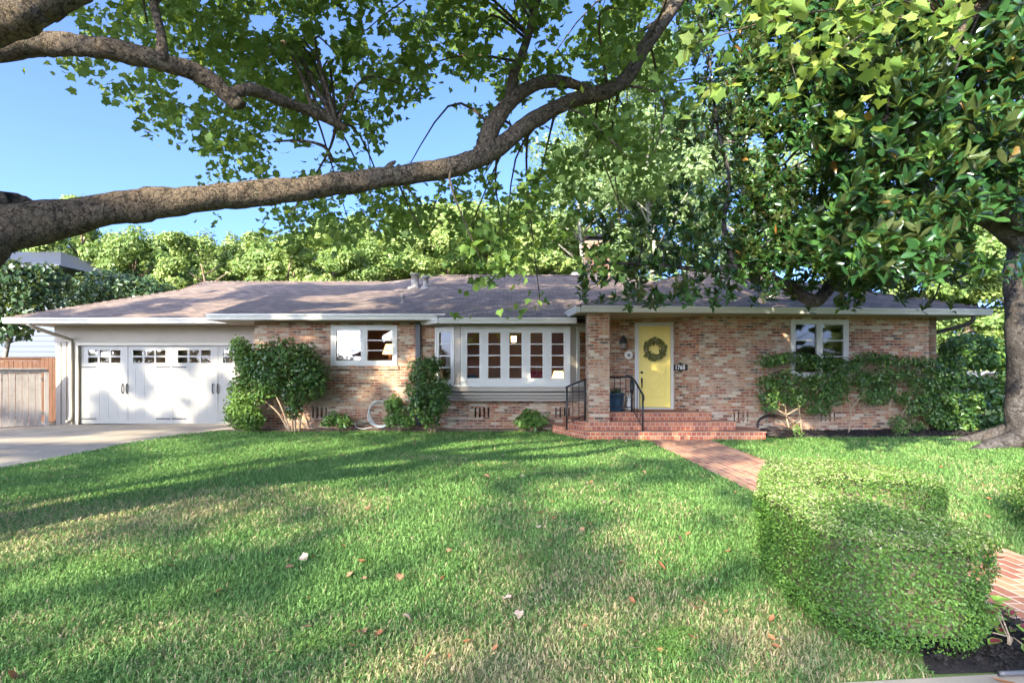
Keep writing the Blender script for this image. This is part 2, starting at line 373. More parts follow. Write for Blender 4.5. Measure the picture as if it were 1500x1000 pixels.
M['soil'] = groundmat('bed_soil', [(.3, (.10, .07, .05)), (.55, (.20, .14, .10)), (.75, (.34, .26, .19))], 3)
M['mulch'] = groundmat('dark_mulch', [(.3, (.012, .011, .012)), (.5, (.03, .027, .026)), (.7, (.07, .055, .045))], 7, 1.0)
M['asphalt'] = groundmat('asphalt', [(.3, (.04, .04, .042)), (.7, (.07, .07, .07))], 8)
def concmat():
    t = NT('concrete'); n = t.noise(.8, 8, .6); n2 = t.noise(40, 4, .7)
    c = t.ramp(n, [(.3, (.25, .21, .16)), (.55, (.36, .31, .24)), (.75, (.43, .375, .30))]); c = t.mix(c, (.18, .15, .12), t.math('MULTIPLY', n2, .35))
    c = t.mix(c, (.12, .10, .085), t.math('MULTIPLY', t.ramp(t.noise(.45, 7, .72), [(.52, (0, 0, 0)), (.68, (1, 1, 1))]), .5)); t.base(c); t.rough(.9, .2); t.bump(n2, .3, .004); return t.m
M['conc'] = concmat()
def glassmat():
    t = NT('window_glass'); tr = t.new('BsdfTransparent'); gl = t.new('BsdfGlossy'); gl.inputs['Roughness'].default_value = .012
    fr = t.new('Fresnel'); fr.inputs[0].default_value = 1.7
    mx = t.new('MixShader'); t.l(t.math('ADD', t.math('MULTIPLY', fr.outputs[0], 1.0), .075), mx.inputs[0]); t.l(tr.outputs[0], mx.inputs[1]); t.l(gl.outputs[0], mx.inputs[2])
    tr.inputs[0].default_value = (.93, .95, .94, 1); t.l(mx.outputs[0], t.out.inputs[0]); return t.m
M['glass'] = glassmat()
def emit(name, c, s):
    t = NT(name); t.base(c); t.b.inputs['Emission Color'].default_value = (*c, 1); t.b.inputs['Emission Strength'].default_value = s; return t.m
M['shade'] = emit('lit_lamp_shade', (1.0, .50, .16), 1.1)
M['bulb'] = emit('lit_chandelier_shade', (1.0, .74, .36), 2.2)
def digitsmat():
    t = NT('plaque_digits'); t.base((.75, .75, .72)); t.rough(.5); return t.m
M['digit'] = digitsmat()

# ------------------------------------------------------------------ ground, driveway, path, beds (the setting)
def sheet(name, poly, z, mat, uvrot=None):
    m = MB(); m.face([(x, y, z) for x, y in poly]); o = m.build(name, mat, uvrot=uvrot); o['kind'] = 'structure'; return o
sheet('ground', [(-300, -120), (300, -120), (300, 400), (-300, 400)], -.02, M['earth'])
sheet('lawn', [(-8.05, 2.78), (40, 2.78), (40, 14.35), (-7.6, 14.35), (-7.9, 12.5)], -.012, M['lawn'])
sheet('parkway_lawn', [(-30, -6), (30, -6), (30, 1.1), (-30, 1.1)], -.012, M['lawn'])
def driveway():
    m = MB(); xs = [-13.1, -10.5, -7.95]; ys = [-6, -2, 1.1, 4.5, 8.0, 11.5, 15.93]
    for i in range(2):
        for j in range(len(ys) - 1):
            g = .006
            x0, x1 = xs[i], xs[i + 1]
            if i == 1 and j == len(ys) - 2:
                m.face([(x0 + g, ys[j] + g, 0), (x1 - g, ys[j] + g, 0), (-7.35, 14.4, 0), (-6.53, 14.45, 0), (-6.53, ys[j + 1], .02), (x0 + g, ys[j + 1], .02)])
            else: m.face([(x0 + g, ys[j] + g, 0), (x1 - g, ys[j] + g, 0), (x1 - g, ys[j + 1] - g, 0), (x0 + g, ys[j + 1] - g, 0)])
    o = m.build('driveway', M['conc']); o['kind'] = 'structure'
driveway()
sheet('side_yard_path', [(-20, 13), (-13.11, 13), (-13.11, 22), (-20, 22)], -.008, M['conc'])
sheet('sidewalk', [(-30, 1.1), (40, 1.1), (40, 2.94), (2.9, 2.94), (1.2, 2.78), (-30, 2.78)], -.004, M['conc'])
sheet('street', [(-60, -16), (60, -16), (60, -6), (-60, -6)], -.01, M['asphalt'])
PX0, PX1 = 3.12, 4.22
m = MB(); m.face([(PX0, 2.8, .004), (PX1, 2.8, .004), (PX1 + .1, 12.39, .004), (PX0 - .2, 12.39, .004)])
o = m.build('brick_path', M['pathbrick'], uvrot=((0, 1, 0), (-1, 0, 0))); o['kind'] = 'structure'
# planting beds: shallow mounds of earth against the house, dark mulch at the wing and at the hedge
def bed(name, poly, h, mat, n=22):
    poly = np.array(poly, float); x0, y0 = poly.min(0); x1, y1 = poly.max(0)
    V = []; F = []; nx = max(4, int((x1 - x0) * 7)); ny = max(4, int((y1 - y0) * 9))
    for j in range(ny + 1):
        for i in range(nx + 1):
            u, v = i / nx, j / ny
            top = poly[3] * (1 - u) + poly[2] * u; bot = poly[0] * (1 - u) + poly[1] * u; p = bot * (1 - v) + top * v
            e = min(1, min(u, 1 - u) * nx / 2.2, v * ny / 2.2)
            z = -.006 + (h + .03 * (vnoise(p[0] * 6, p[1] * 6) - .5) + .03 * (vnoise(p[0] * 21, p[1] * 21) - .5)) * e
            V.append((p[0], p[1], z))
    for j in range(ny):
        for i in range(nx): a = j * (nx + 1) + i; F.append((a, a + 1, a + nx + 2, a + nx + 1))
    m = MB(); m.raw(V, F, True); o = m.build(name, mat); o['kind'] = 'structure'; return o
bed('planting_bed', [(-7.35, 14.02), (1.02, 14.02), (1.02, 14.39), (-7.0, 14.39)], .05, M['soil'])
bed('mulch_bed', [(5.56, 12.75), (11.4, 12.95), (11.4, 13.9), (5.56, 13.42)], .10, M['mulch'])
bed('mulch_strip', [(2.12, 2.90), (3.10, 2.955), (3.10, 3.75), (2.55, 3.65)], .03, M['mulch'])

# ------------------------------------------------------------------ the house
HOUSE = empty('brick_house', (0, 15.5, 0), 'single storey ranch house of mottled used brick with brown shingle roof and yellow door', 'house')
def wall(name, o, u, L, z0, z1, openings, mat, thick=.2, parent=HOUSE, w=None):
    u = Vector((u[0], u[1], 0)).normalized(); wv = Vector((u.y, -u.x, 0)) if w is None else Vector(w)
    m = MB().fr(o, u, wv); us = sorted({0.0, L, *[a for q in openings for a in q[:2]]})
    for a, b in zip(us[:-1], us[1:]):
        cut = sorted((q[2], q[3]) for q in openings if q[0] < (a + b) / 2 < q[1]); z = z0
        for c, d in cut:
            if c > z + 1e-4: m.box(a, b, -thick, 0, z, c)
            z = max(z, d)
        if z < z1 - 1e-4: m.box(a, b, -thick, 0, z, z1)
    return m.build(name, mat, parent)
def vent_slots(uc, z0, z1, n=4, sp=.11): return [(uc + (i - (n - 1) / 2) * sp - .02, uc + (i - (n - 1) / 2) * sp + .02, z0, z1) for i in range(n)]
def vent(o, u, uc, z0, z1):
    u = Vector((u[0], u[1], 0)).normalized(); m = MB().fr(o, u, (u.y, -u.x, 0)); m.box(uc - .25, uc + .25, -.14, -.1, z0 - .02, z1 + .02); m.build('foundation_vent', M['dark'], HOUSE)

def window(o, u, u0, u1, z0, z1, nl, rows, fw=.085, sash=.05, proud=.03, name='window', parent=HOUSE, mat=None, gap=.0, vm=0):
    """casement window: outer frame, nl sashes of rows panes; the glass of each sash is its own pane"""
    u = Vector((u[0], u[1], 0)).normalized(); wv = Vector((u.y, -u.x, 0)); mat = mat or M['white']
    m = MB().fr(o, u, wv); b0, b1 = -.12, proud
    m.box(u0, u1, b0, b1, z1 - fw, z1); m.box(u0, u1, b0, b1 + .02, z0, z0 + fw)
    m.box(u0, u0 + fw, b0, b1 - .002, z0 + fw, z1 - fw); m.box(u1 - fw, u1, b0, b1 - .002, z0 + fw, z1 - fw)
    iu0, iu1, iz0, iz1 = u0 + fw, u1 - fw, z0 + fw, z1 - fw; wd = (iu1 - iu0 + gap) / nl; panes = []
    for k in range(nl):
        a = iu0 + k * wd; b = a + wd - gap
        if k and gap: m.box(a - gap, a, b0, b1 - .006, iz0, iz1)
        m.box(a, a + sash, -.06, .012, iz0, iz1); m.box(b - sash, b, -.06, .012, iz0, iz1)
        m.box(a + sash, b - sash, -.06, .010, iz0, iz0 + sash); m.box(a + sash, b - sash, -.06, .010, iz1 - sash, iz1)
        for j in range(1, rows):
            zz = iz0 + sash + (iz1 - iz0 - 2 * sash) * j / rows; m.box(a + sash, b - sash, -.05, .004, zz - .013, zz + .013)
        for j in range(1, vm + 1):
            uu = a + sash + (b - a - 2 * sash) * j / (vm + 1); m.box(uu - .013, uu + .013, -.048, .003, iz0 + sash, iz1 - sash)
        panes.append((a + sash - .01, b - sash + .01, iz0 + sash - .01, iz1 - sash + .01))
    fo = m.build(name, mat, parent)
    for a, b, c, d in panes:
        g = MB().fr(o, u, wv); g.face([g.pt(a, -.03, c), g.pt(b, -.03, c), g.pt(b, -.03, d), g.pt(a, -.03, d)]); g.build('pane', M['glass'], fo)
    return fo

UX = (1, 0, 0)
# main brick wall ------------------------------------------------------
MO = (-6.52, 14.4, 0)
win_m = (1.94, 3.62, 1.63, 2.655)
vz = (.31, .57)
ops = [(win_m[0] + .01, win_m[1] - .01, win_m[2] + .01, win_m[3] - .01), (4.75, 8.05, 1.0, 2.56)]
for X in (-4.87, -2.4, -.76, 1.28): ops += vent_slots(X + 6.52, *vz)
wall('wall', MO, UX, 8.5, -.05, 2.735, ops, M['brick'])
for X in (-4.87, -2.4, -.76, 1.28): vent(MO, UX, X + 6.52, *vz)
window(MO, UX, *win_m, 2, 3, fw=.075, sash=.055, gap=.05)
wall('wall', (-6.52, 15.9, 0), (0, -1), 1.48, -.05, 2.735, [], M['brick'])        # return beside the garage (faces -x)
# brick sill of the small window
m = MB().fr(MO, UX, (0, -1, 0)); m.box(win_m[0] - .03, win_m[1] + .03, .001, .045, win_m[2] - .1, win_m[2] - .002); m.build('window_sill', M['brick'], HOUSE)

# bay window -----------------------------------------------------------
BY = 13.9
bz0, bz1 = 1.165, 2.585
BL, BRX = -1.25, 1.42
bay = window((BL, BY, 0), UX, 0, BRX - BL, bz0, bz1, 5, 4, fw=.07, sash=.085, name='bay_window', gap=.045)
LP, RP = Vector((-1.95, 14.4)), Vector((2.05, 14.4))
dl = Vector((BL, BY)) - LP; dr = RP - Vector((BRX, BY))
window((LP.x, LP.y, 0), dl, .02, dl.length - .20, bz0, bz1, 1, 4, fw=.06, sash=.06, name='side_window', parent=HOUSE)
window((BRX, BY, 0), dr, .20, dr.length - .02, bz0, bz1, 1, 4, fw=.06, sash=.06, name='side_window', parent=HOUSE)
m = MB()
m.fr((LP.x, LP.y, 0), (dl.x, dl.y, 0), (dl.y, -dl.x, 0)); m.box(dl.length - .20, dl.length - .004, -.12, .012, bz0, bz1); m.build('corner_post', M['tan'], HOUSE); m = MB()
m.fr((BRX, BY, 0), (dr.x, dr.y, 0), (dr.y, -dr.x, 0)); m.box(.004, .20, -.12, .012, bz0, bz1)
m.build('corner_post', M['tan'], HOUSE)
def bayring(out, z0, z1, name, mat):
    m = MB(); k = out * 1.05
    m.prism([(LP.x - k * .6, 14.398), (BL - out * .5, BY - out), (BRX + out * .5, BY - out), (RP.x + k * .6, 14.398)], z0, z1); return m.build(name, mat, HOUSE)
bayring(.06, bz0 - .055, bz0 - .001, 'bay_sill', M['white'])
bayring(.012, bz0 - .165, bz0 - .056, 'bay_apron', M['tan'])
for i, (ins, z0, z1) in enumerate([(-.05, .905, .965), (-.13, .825, .885), (-.21, .75, .805)]):
    bayring(ins, z0, z1, 'corbel_board', M['tan'])
    bayring(ins - .07, z1 + .001, z1 + .034 if i else .998, 'corbel_shade_gap', M['gun'])  # dark filler puts the shade between the boards into colour
bayring(.02, bz1 + .001, 2.62, 'bay_header', M['tan'])

# porch walls and door --------------------------------------------------
D0, D1 = Vector((1.95, 14.42)), Vector((4.02, 14.06))
ud = D1 - D0; dL = ud.length
dk0, dk1 = (3.07 - 1.95) / (4.02 - 1.95) * dL, dL - .03
z_land = .55
dz1 = 2.70
wall('wall', (D0.x, D0.y, 0), ud, dL, 0, 2.80, [(dk0, dk1, 0, dz1)], M['brick'])
E0, E1 = D1, Vector((4.39, 13.35))
wall('wall', (E0.x, E0.y, 0), E1 - E0, (E1 - E0).length, 0, 2.80, [], M['brick'])
uu = ud.normalized(); wv = Vector((uu.y, -uu.x, 0))
m = MB().fr((D0.x, D0.y, 0), (uu.x, uu.y, 0), wv)
m.box(dk0, dk0 + .10, -.14, .02, z_land, dz1); m.box(dk1 - .06, dk1, -.14, .02, z_land, dz1); m.box(dk0 + .10, dk1 - .06, -.14, .018, dz1 - .09, dz1); m.box(dk0 + .1, dk1 - .06, -.14, .03, z_land, z_land + .035)
m.build('door_frame', M['white'], HOUSE)
da, db, dzb, dzt = dk0 + .104, dk1 - .064, z_land + .045, dz1 - .094
m = MB().fr((D0.x, D0.y, 0), (uu.x, uu.y, 0), wv); m.box(da, db, -.10, -.05, dzb, dzt)
cx = (da + db) / 2; hw = (db - da) / 2
def mould(pts, closed=True, t=.02):
    n = len(pts)
    for i in range(n if closed else n - 1):
        a, b = Vector(pts[i]), Vector(pts[(i + 1) % n]); d = (b - a).normalized(); q = Vector((-d.y, d.x)) * t / 2
        m.extr([tuple(a - q), tuple(b - q), tuple(b + q), tuple(a + q)], -.0499, -.022)
zz = lambda f: dzb + (dzt - dzb) * f
mould([(cx - hw * .68, zz(.56)), (cx + hw * .68, zz(.56)), (cx + hw * .68, zz(.93)), (cx - hw * .68, zz(.93))])
k = .68
mould([(cx - hw * k, zz(.12)), (cx - hw * .1, zz(.12)), (cx - hw * .1, zz(.22)), (cx - hw * .36, zz(.3)), (cx - hw * k, zz(.3))])
mould([(cx + hw * k, zz(.12)), (cx + hw * .1, zz(.12)), (cx + hw * .1, zz(.22)), (cx + hw * .36, zz(.3)), (cx + hw * k, zz(.3))])
mould([(cx, zz(.27)), (cx + hw * .36, zz(.365)), (cx, zz(.46)), (cx - hw * .36, zz(.365))])
mould([(cx - hw * k, zz(.5)), (cx - hw * .1, zz(.5)), (cx - hw * .5, zz(.40)), (cx - hw * k, zz(.42))])
mould([(cx + hw * k, zz(.5)), (cx + hw * .1, zz(.5)), (cx + hw * .5, zz(.40)), (cx + hw * k, zz(.42))])
door = m.build('front_door', M['yellow'], HOUSE)
m = MB().fr((D0.x, D0.y, 0), (uu.x, uu.y, 0), wv)
m.box(da + .05, da + .09, -.05, -.03, zz(.30), zz(.36)); m.tube([m.pt(da + .07, -.035, zz(.355)), m.pt(da + .07, .02, zz(.34)), m.pt(da + .07, .025, zz(.27)), m.pt(da + .07, -.03, zz(.235))], .012, 8)
m.tube([m.pt(da + .07, -.05, zz(.43)), m.pt(da + .07, -.015, zz(.43))], .03, 12); m.build('door_handle', M['black'], door)

# right wing (turned a few degrees) -------------------------------------
AW = R(4.5); UW = Vector((math.cos(AW), math.sin(AW), 0)); WW = Vector((math.sin(AW), -math.cos(AW), 0))
WO = (4.39, 13.35, 0); WLn = 5.94
win_r = (2.24, 3.68, 1.35, 2.725)
ops = [(win_r[0] + .01, win_r[1] - .01, win_r[2] + .01, win_r[3] - .01)] + vent_slots(1.02, .3, .54) + vent_slots(3.17, .3, .54)
wall('wall', WO, UW, WLn, -.05, 2.81, ops, M['brick'])
vent(WO, UW, 1.02, .3, .54); vent(WO, UW, 3.17, .3, .54)
window(WO, UW, *win_r, 2, 3, fw=.07, sash=.05, gap=.05)
WE = Vector(WO) + UW * WLn
wall('wall', (WE.x, WE.y, 0), (-WW.x, -WW.y), 7.0, -.05, 2.81, [], M['brick'])

# garage ----------------------------------------------------------------
GO = (-12.75, 15.9, 0); GLn = 6.23
gd = (.62, 5.82, 0, 2.2)      # opening
wall('garage_wall', GO, UX, GLn, -.05, 2.745, [gd], M['tan'])
wall('garage_wall', (-12.75, 23, 0), (0, -1), 6.9, -.05, 2.745, [], M['tan'])
m = MB().fr(GO, UX, (0, -1, 0))
m.box(0, GLn - .003, .001, .05, 2.34, 2.74); m.box(0, GLn - .003, .001, .075, 2.30, 2.338)
for i in range(3): m.box(.16 * i + .02, .16 * i + .15, .001, .022, 0, 2.298)
m.build('garage_header', M['tan'], HOUSE)
m = MB().fr(GO, UX, (0, -1, 0)); m.box(gd[0] - .08, gd[0] + .03, -.1, .035, 0, 2.2); m.box(gd[1] - .03, gd[1] + .08, -.1, .035, 0, 2.2); m.box(gd[0] - .08, gd[1] + .08, -.1, .04, 2.201, 2.297)
m.build('garage_trim', M['cream'], HOUSE)
gu = lambda px: (px - 750) / FPX * 15.98 + 12.75
gz = lambda py: CZ - (py - HY) / FPX * 15.98
m = MB().fr(GO, UX, (0, -1, 0))
wins = [(129, 179), (194.5, 245), (260, 311), (326, 376)]
zt0, zt1 = gz(532.5), gz(511.5)
cells = []
for a, b in wins:
    a, b = gu(a), gu(b)
    for i in range(3):
        for j in range(2):
            w3 = (b - a) / 3; h2 = (zt1 - zt0) / 2; cells.append((a + i * w3 + .03, a + (i + 1) * w3 - .03, zt0 + j * h2 + .025, zt0 + (j + 1) * h2 - .025))
us = sorted({gd[0] + .031, gd[1] - .031, *[c for q in cells for c in q[:2]]})
for a, b in zip(us[:-1], us[1:]):
    z = .015
    for c, d in sorted((q[2], q[3]) for q in cells if q[0] < (a + b) / 2 < q[1]):
        m.box(a, b, -.09, -.05, z, c); z = d
    m.box(a, b, -.09, -.05, z, 2.199)
for k in range(5):                                   # stile battens of the carriage leaves
    for s in (0,):
        uc = gu(120.5 + k * 65.8); m.box(uc - .045, uc + .045, -.0499, -.04, .02, 2.19)
m.box(gd[0] + .035, gd[1] - .035, -.0498, -.043, .02, .13); m.box(gd[0] + .035, gd[1] - .035, -.0498, -.043, zt0 - .13, zt0 - .03)
for k in range(4):
    for j in range(1, 5):
        uc = gu(120.5 + k * 65.8 + j * 13.16); m.box(uc - .006, uc + .006, -.0499, -.047, .14, zt0 - .14)
gdo = m.build('garage_door', M['gdoor'], HOUSE)
for a, b in wins:
    g = MB().fr(GO, UX, (0, -1, 0)); g.face([g.pt(gu(a) + .01, -.07, zt0 + .005), g.pt(gu(b) - .01, -.07, zt0 + .005), g.pt(gu(b) - .01, -.07, zt1 - .005), g.pt(gu(a) + .01, -.07, zt1 - .005)]); g.build('window_pane', M['glass'], gdo)
for px in (181, 187.5, 313, 320):
    g = MB().fr(GO, UX, (0, -1, 0)); q = gu(px); g.tube([g.pt(q, -.045, gz(576)), g.pt(q, -.01, gz(574)), g.pt(q, .0, gz(569)), g.pt(q, -.01, gz(564)), g.pt(q, -.045, gz(562))], .016, 6); g.build('handle', M['black'], gdo)
for px0, px1 in ((121, 142), (230, 251), (253, 274), (361, 382)):
    for py in (537.5, 613):
        g = MB().fr(GO, UX, (0, -1, 0)); g.box(gu(px0), gu(px1), -.0485, -.034, gz(py) - .02, gz(py) + .02); g.build('hinge', M['black'], gdo)
m = MB(); m.box(-12.6, -6.6, 16.2, 22, .02, 2.6); m.f = [tuple(reversed(f)) for f in m.f]; m.build('garage_interior', M['int'], HOUSE)

# roofs ------------------------------------------------------------------
def gp(px, py, Y): return tuple(P(px, py, Y))
rg = MB()
gA = (-13.28, 14.9, 2.87); gK = (-10.9, 18.73, 4.13); gB = (-10.97, 20.3, 4.64); gJ = (-4.63, 20.3, 4.64)
rg.face([gA, (-6.9, 14.9, 2.87), (-6.9, 20.3, 4.64), gB, gK])                    # garage, front slope
rg.face([(-13.28, 25.7, 2.87), gA, gK, gB]); rg.face([gB, (-4.63, 20.3, 4.64), (-4.63, 25.7, 2.87), (-13.28, 25.7, 2.87)])
mE0, mE1 = (-7.38, 13.8, 2.875), (-1.8, 13.8, 2.875)
rg.face([mE0, mE1, gJ, (-7.38, 20.3, 4.64)])                                      # middle slope
rg.face([mE0, (-7.38, 20.3, 4.64), (-7.38, 20.3, 4.45), (-7.38, 13.8, 2.74)])
cL, cR = (-2.47, 19.4, 4.72), (3.1, 19.4, 4.72)
eL, eR = (-1.65, 13.45, 2.75), (1.75, 13.45, 2.75)
rg.face([(-2.0, 13.85, 2.882), eL, cL]); rg.face([mE1, (-2.0, 13.85, 2.882), cL, gJ])
rg.face([eL, eR, (3.6, 14.4, 3.064), (6.4, 17.2, 3.99), cR, cL])                  # slope above the bay
rg.face([(-2.25, 14.35, 2.70), eL, (-1.8, 13.9, 2.90)])
rg.face([cL, cR, (6.4, 25.5, 2.75), (-4.6, 25.5, 2.75), gJ]); rg.face([cR, (6.4, 17.2, 3.99), (6.4, 25.5, 2.75)])
rg.build('roof', M['roof'], HOUSE)
# wing roof, hipped, in the turned frame
RW = MB().fr((1.5, 12.5, 0), UW, -WW)
EL, ED, sp_ = 9.66, 8.6, .36; zE = 2.93; hd = ED / 2; zr = zE + sp_ * hd
a, b, c, d = RW.pt(0, 0, zE), RW.pt(EL, 0, zE), RW.pt(EL, ED, zE), RW.pt(0, ED, zE); r0, r1 = RW.pt(hd, hd, zr), RW.pt(EL - hd, hd, zr)
RW.face([a, b, r1, r0]); RW.face([b, c, r1]); RW.face([c, d, r0, r1]); RW.face([d, a, r0]); RW.build('roof', M['roof'], HOUSE)
m = MB()                                            # hip and ridge cap shingles
def caps(p0, p1, n):
    p0, p1 = Vector(p0), Vector(p1); d = (p1 - p0).normalized(); s = d.cross(Vector((0, 0, 1))).normalized(); up = s.cross(d)
    for i in range(n):
        q0 = p0.lerp(p1, i / n); q1 = p0.lerp(p1, (i + 1.15) / n); h0, h1 = .03, .012
        m.raw([q0 + s * .13 - up * .02, q0 + up * h0 + up * .015, q0 - s * .13 - up * .02, q1 + s * .13 - up * .03, q1 + up * h1, q1 - s * .13 - up * .03], [(0, 1, 4, 3), (1, 2, 5, 4), (0, 2, 1)])
caps(a, r0, 26); caps(b, r1, 26); caps(r0, r1, 10); m.build('ridge_cap', M['roof'], HOUSE)
m = MB(); caps(gA, gK, 20); caps(gK, gB, 8); caps(gB, gJ, 28); m.build('ridge_cap', M['roof'], HOUSE)
m = MB(); caps(cL, cR, 24); m.build('ridge_cap', M['roof'], HOUSE)

# fascia gutters, soffits
def eave(pts, ztop, h=.13, name='gutter', mat=None, depth=.10):
    m = MB()
    for p, q in zip(pts[:-1], pts[1:]):
        p, q = Vector(p), Vector(q); d = (q - p); L = d.length; u = Vector((d.x, d.y, 0)).normalized(); w = Vector((u.y, -u.x, 0)); m.fr((p.x, p.y, 0), u, w)
        m.extr_prof = None
        prof = [(0, -h), (depth * .72, -h), (depth * .8, -h * .45), (depth, -h * .2), (depth, .012), (depth - .012, .012), (depth - .012, -.01), (0, -.01)]
        n = len(prof); e = .03
        A = [m.pt(-e * 0, b, ztop + c) for b, c in prof]; B = [m.pt(L, b, ztop + c) for b, c in prof]
        m.raw(A + B, [tuple(range(n)), tuple(range(n, 2 * n))[::-1]] + [(i, n + i, n + (i + 1) % n, (i + 1) % n) for i in range(n)])
    return m.build(name, mat or M['white'], HOUSE)
eave([(-13.28, 14.9), (-6.75, 14.9)], 2.865)
eave([(-7.38, 13.8), (-1.62, 13.8)], 2.865)
eave([(-7.38, 15.3), (-7.38, 13.8)], 2.865, name='fascia', depth=.05)
eave([(-2.3, 14.42), (-1.72, 13.47)], 2.745, name='fascia', depth=.06, h=.11); eave([(-1.72, 13.45), (1.52, 13.45)], 2.74, h=.12)
q0 = Vector((1.5, 12.5)); uw2 = Vector((UW.x, UW.y)); ww2 = Vector((WW.x, WW.y))
eave([tuple(q0 + uw2 * .02), tuple(q0 + uw2 * EL)], 2.92, h=.125)
eave([tuple(q0 - ww2 * 4.0), tuple(q0)], 2.92, h=.125); eave([tuple(q0 + uw2 * EL), tuple(q0 + uw2 * EL - ww2 * ED)], 2.92, h=.125, depth=.08)
m = MB()
m.face([(-13.25, 14.92, 2.748), (-6.53, 14.92, 2.748), (-6.53, 15.9, 2.748), (-12.75, 15.9, 2.748), (-12.75, 23, 2.748), (-13.25, 23, 2.748)])
m.face([(-7.36, 13.82, 2.736), (-1.7, 13.82, 2.736), (-1.7, 14.41, 2.736), (-6.5, 14.41, 2.736), (-6.5, 15.2, 2.736), (-7.36, 15.2, 2.736)])
m.face([(-2.25, 14.4, 2.625), (-1.66, 13.47, 2.625), (1.55, 13.47, 2.625), (2.1, 14.41, 2.625)])
SO = MB().fr((1.5, 12.5, 0), UW, -WW)
m.face([SO.pt(.02, .02, 2.802), SO.pt(EL - .02, .02, 2.802), SO.pt(EL - .02, ED, 2.802), SO.pt(.02, ED, 2.802)])
m.build('soffit', M['soffit'], HOUSE)
# fill between wall heads and roof behind bay
# downspouts
def spout(pts, r, mat):
    m = MB(); m.tube(crom(pts, 5), r, 8); m.build('downspout', mat, HOUSE)
spout([(-12.62, 14.87, 2.78), (-12.6, 14.95, 2.66), (-12.45, 15.4, 2.5), (-12.28, 15.78, 2.36), (-12.26, 15.82, 2.2), (-12.26, 15.82, 1.0), (-12.26, 15.82, .2), (-12.3, 15.7, .08)], .05, M['cream'])
m = MB(); m.box(-2.43, -2.31, 14.3, 14.395, .12, 2.735); m.build('downspout', M['gun'], HOUSE)
we = Vector((WE.x, WE.y))
spout([tuple(Vector((*(q0 + uw2 * (EL - .35)), 2.80)) + Vector((0, .05, 0))), tuple(Vector((*(q0 + uw2 * (EL - .37) - ww2 * .15), 2.62))), tuple(Vector((*(we + uw2 * .25 - ww2 * .25), 2.45))), tuple(Vector((*(we + uw2 * .06 - ww2 * .4), 2.33))), tuple(Vector((*(we + uw2 * .05 - ww2 * .42), .2)))], .05, M['gun'])
# chimney and roof vents
m = MB(); m.box(2.42, 3.2, 18.6, 19.3, 3.9, 5.62); m.box(2.38, 3.24, 18.56, 19.34, 5.621, 5.72); ch = m.build('chimney', M['brick'], HOUSE)
m = MB(); m.box(2.5, 3.12, 18.68, 19.22, 5.721, 5.86)
m.raw([(2.36, 18.54, 5.861), (3.26, 18.54, 5.861), (3.26, 19.36, 5.861), (2.36, 19.36, 5.861), (2.6, 18.75, 6.0), (3.02, 18.75, 6.0), (3.02, 19.15, 6.0), (2.6, 19.15, 6.0)], [(0, 3, 2, 1), (0, 1, 5, 4), (1, 2, 6, 5), (2, 3, 7, 6), (3, 0, 4, 7), (4, 5, 6, 7)])
m.build('chimney_cap', M['black'], ch)
m = MB(); m.raw([(1.75, 20.6, 4.55), (2.9, 20.6, 4.55), (2.9, 20.6, 5.05), (2.2, 20.6, 5.05), (1.75, 23, 4.55), (2.9, 23, 4.55), (2.9, 23, 5.05), (2.2, 23, 5.05)], [(0, 1, 2, 3), (1, 5, 6, 2), (3, 2, 6, 7), (0, 3, 7, 4)]); m.build('dormer', M['greysh'], HOUSE)
def rvent(px, pyb, pyt, Y, r, flare):
    b = P(px, pyb, Y); h = (pyb - pyt) / FPX * Y; m = MB()
    if flare: m.lathe(b, [(r * 2.2, -.1), (r * 2.0, .02), (r, .12), (r * .9, h - .08), (r * 1.5, h - .07), (r * 1.5, h)], 14)
    else: m.lathe(b, [(r * 1.9, -.1), (r * 1.9, .0), (r * .95, .03), (r, h * .9), (r * 1.25, h * .91), (r * 1.25, h)], 14)
    m.build('roof_vent', M['metal'], HOUSE)
rvent(608, 421, 401, 18.0, .13, False); rvent(623.5, 424, 404, 17.6, .085, True); rvent(590, 447, 432, 15.5, .035, True)

# porch column
m = MB(); m.box(1.71, 2.19, 12.76, 13.22, .36, 2.80); m.build('porch_column', M['brick'], HOUSE)

# rooms behind the windows
def room(x0, x1, y0, y1, z0, z1):
    m = MB(); f = [(x0, y0), (x1, y0), (x1, y1), (x0, y1)]
    m.face([(x0, y1, z0), (x1, y1, z0), (x1, y1, z1), (x0, y1, z1)]); m.face([(x0, y0, z0), (x0, y1, z0), (x0, y1, z1), (x0, y0, z1)]); m.face([(x1, y0, z0), (x1, y0, z1), (x1, y1, z1), (x1, y1, z0)])
    m.face([(x0, y0, z0), (x1, y0, z0), (x1, y1, z0), (x0, y1, z0)]); m.face([(x0, y0, z1), (x0, y1, z1), (x1, y1, z1), (x1, y0, z1)])
    m.box(x0 + .3, x0 + 1.3, y1 - .5, y1 - .01, z0, z0 + 1.3); m.box(x0 + 1.7, x0 + 1.78, y1 - .06, y1 - .011, z0, z1); m.box(x1 - 1.2, x1 - .3, y1 - .06, y1 - .012, z0 + .9, z1 - .3)
    return m.build('room', M['int'], HOUSE)
room(-2.2, 2.3, 14.62, 18.2, .5, 2.7); room(-6.2, -2.3, 14.62, 17.5, .5, 2.7)
mm = MB().fr(WO, UW, WW)
mm.raw([mm.pt(1.2, -.25, .5), mm.pt(4.8, -.25, .5), mm.pt(4.8, -.25, 2.75), mm.pt(1.2, -.25, 2.75), mm.pt(1.2, -3, .5), mm.pt(4.8, -3, .5), mm.pt(4.8, -3, 2.75), mm.pt(1.2, -3, 2.75)], [(4, 5, 6, 7), (0, 4, 7, 3), (1, 2, 6, 5), (0, 1, 5, 4), (3, 7, 6, 2)])
mm.box(2.3, 2.42, -2.9, -2.8, .5, 2.7); mm.build('room', M['int'], HOUSE)
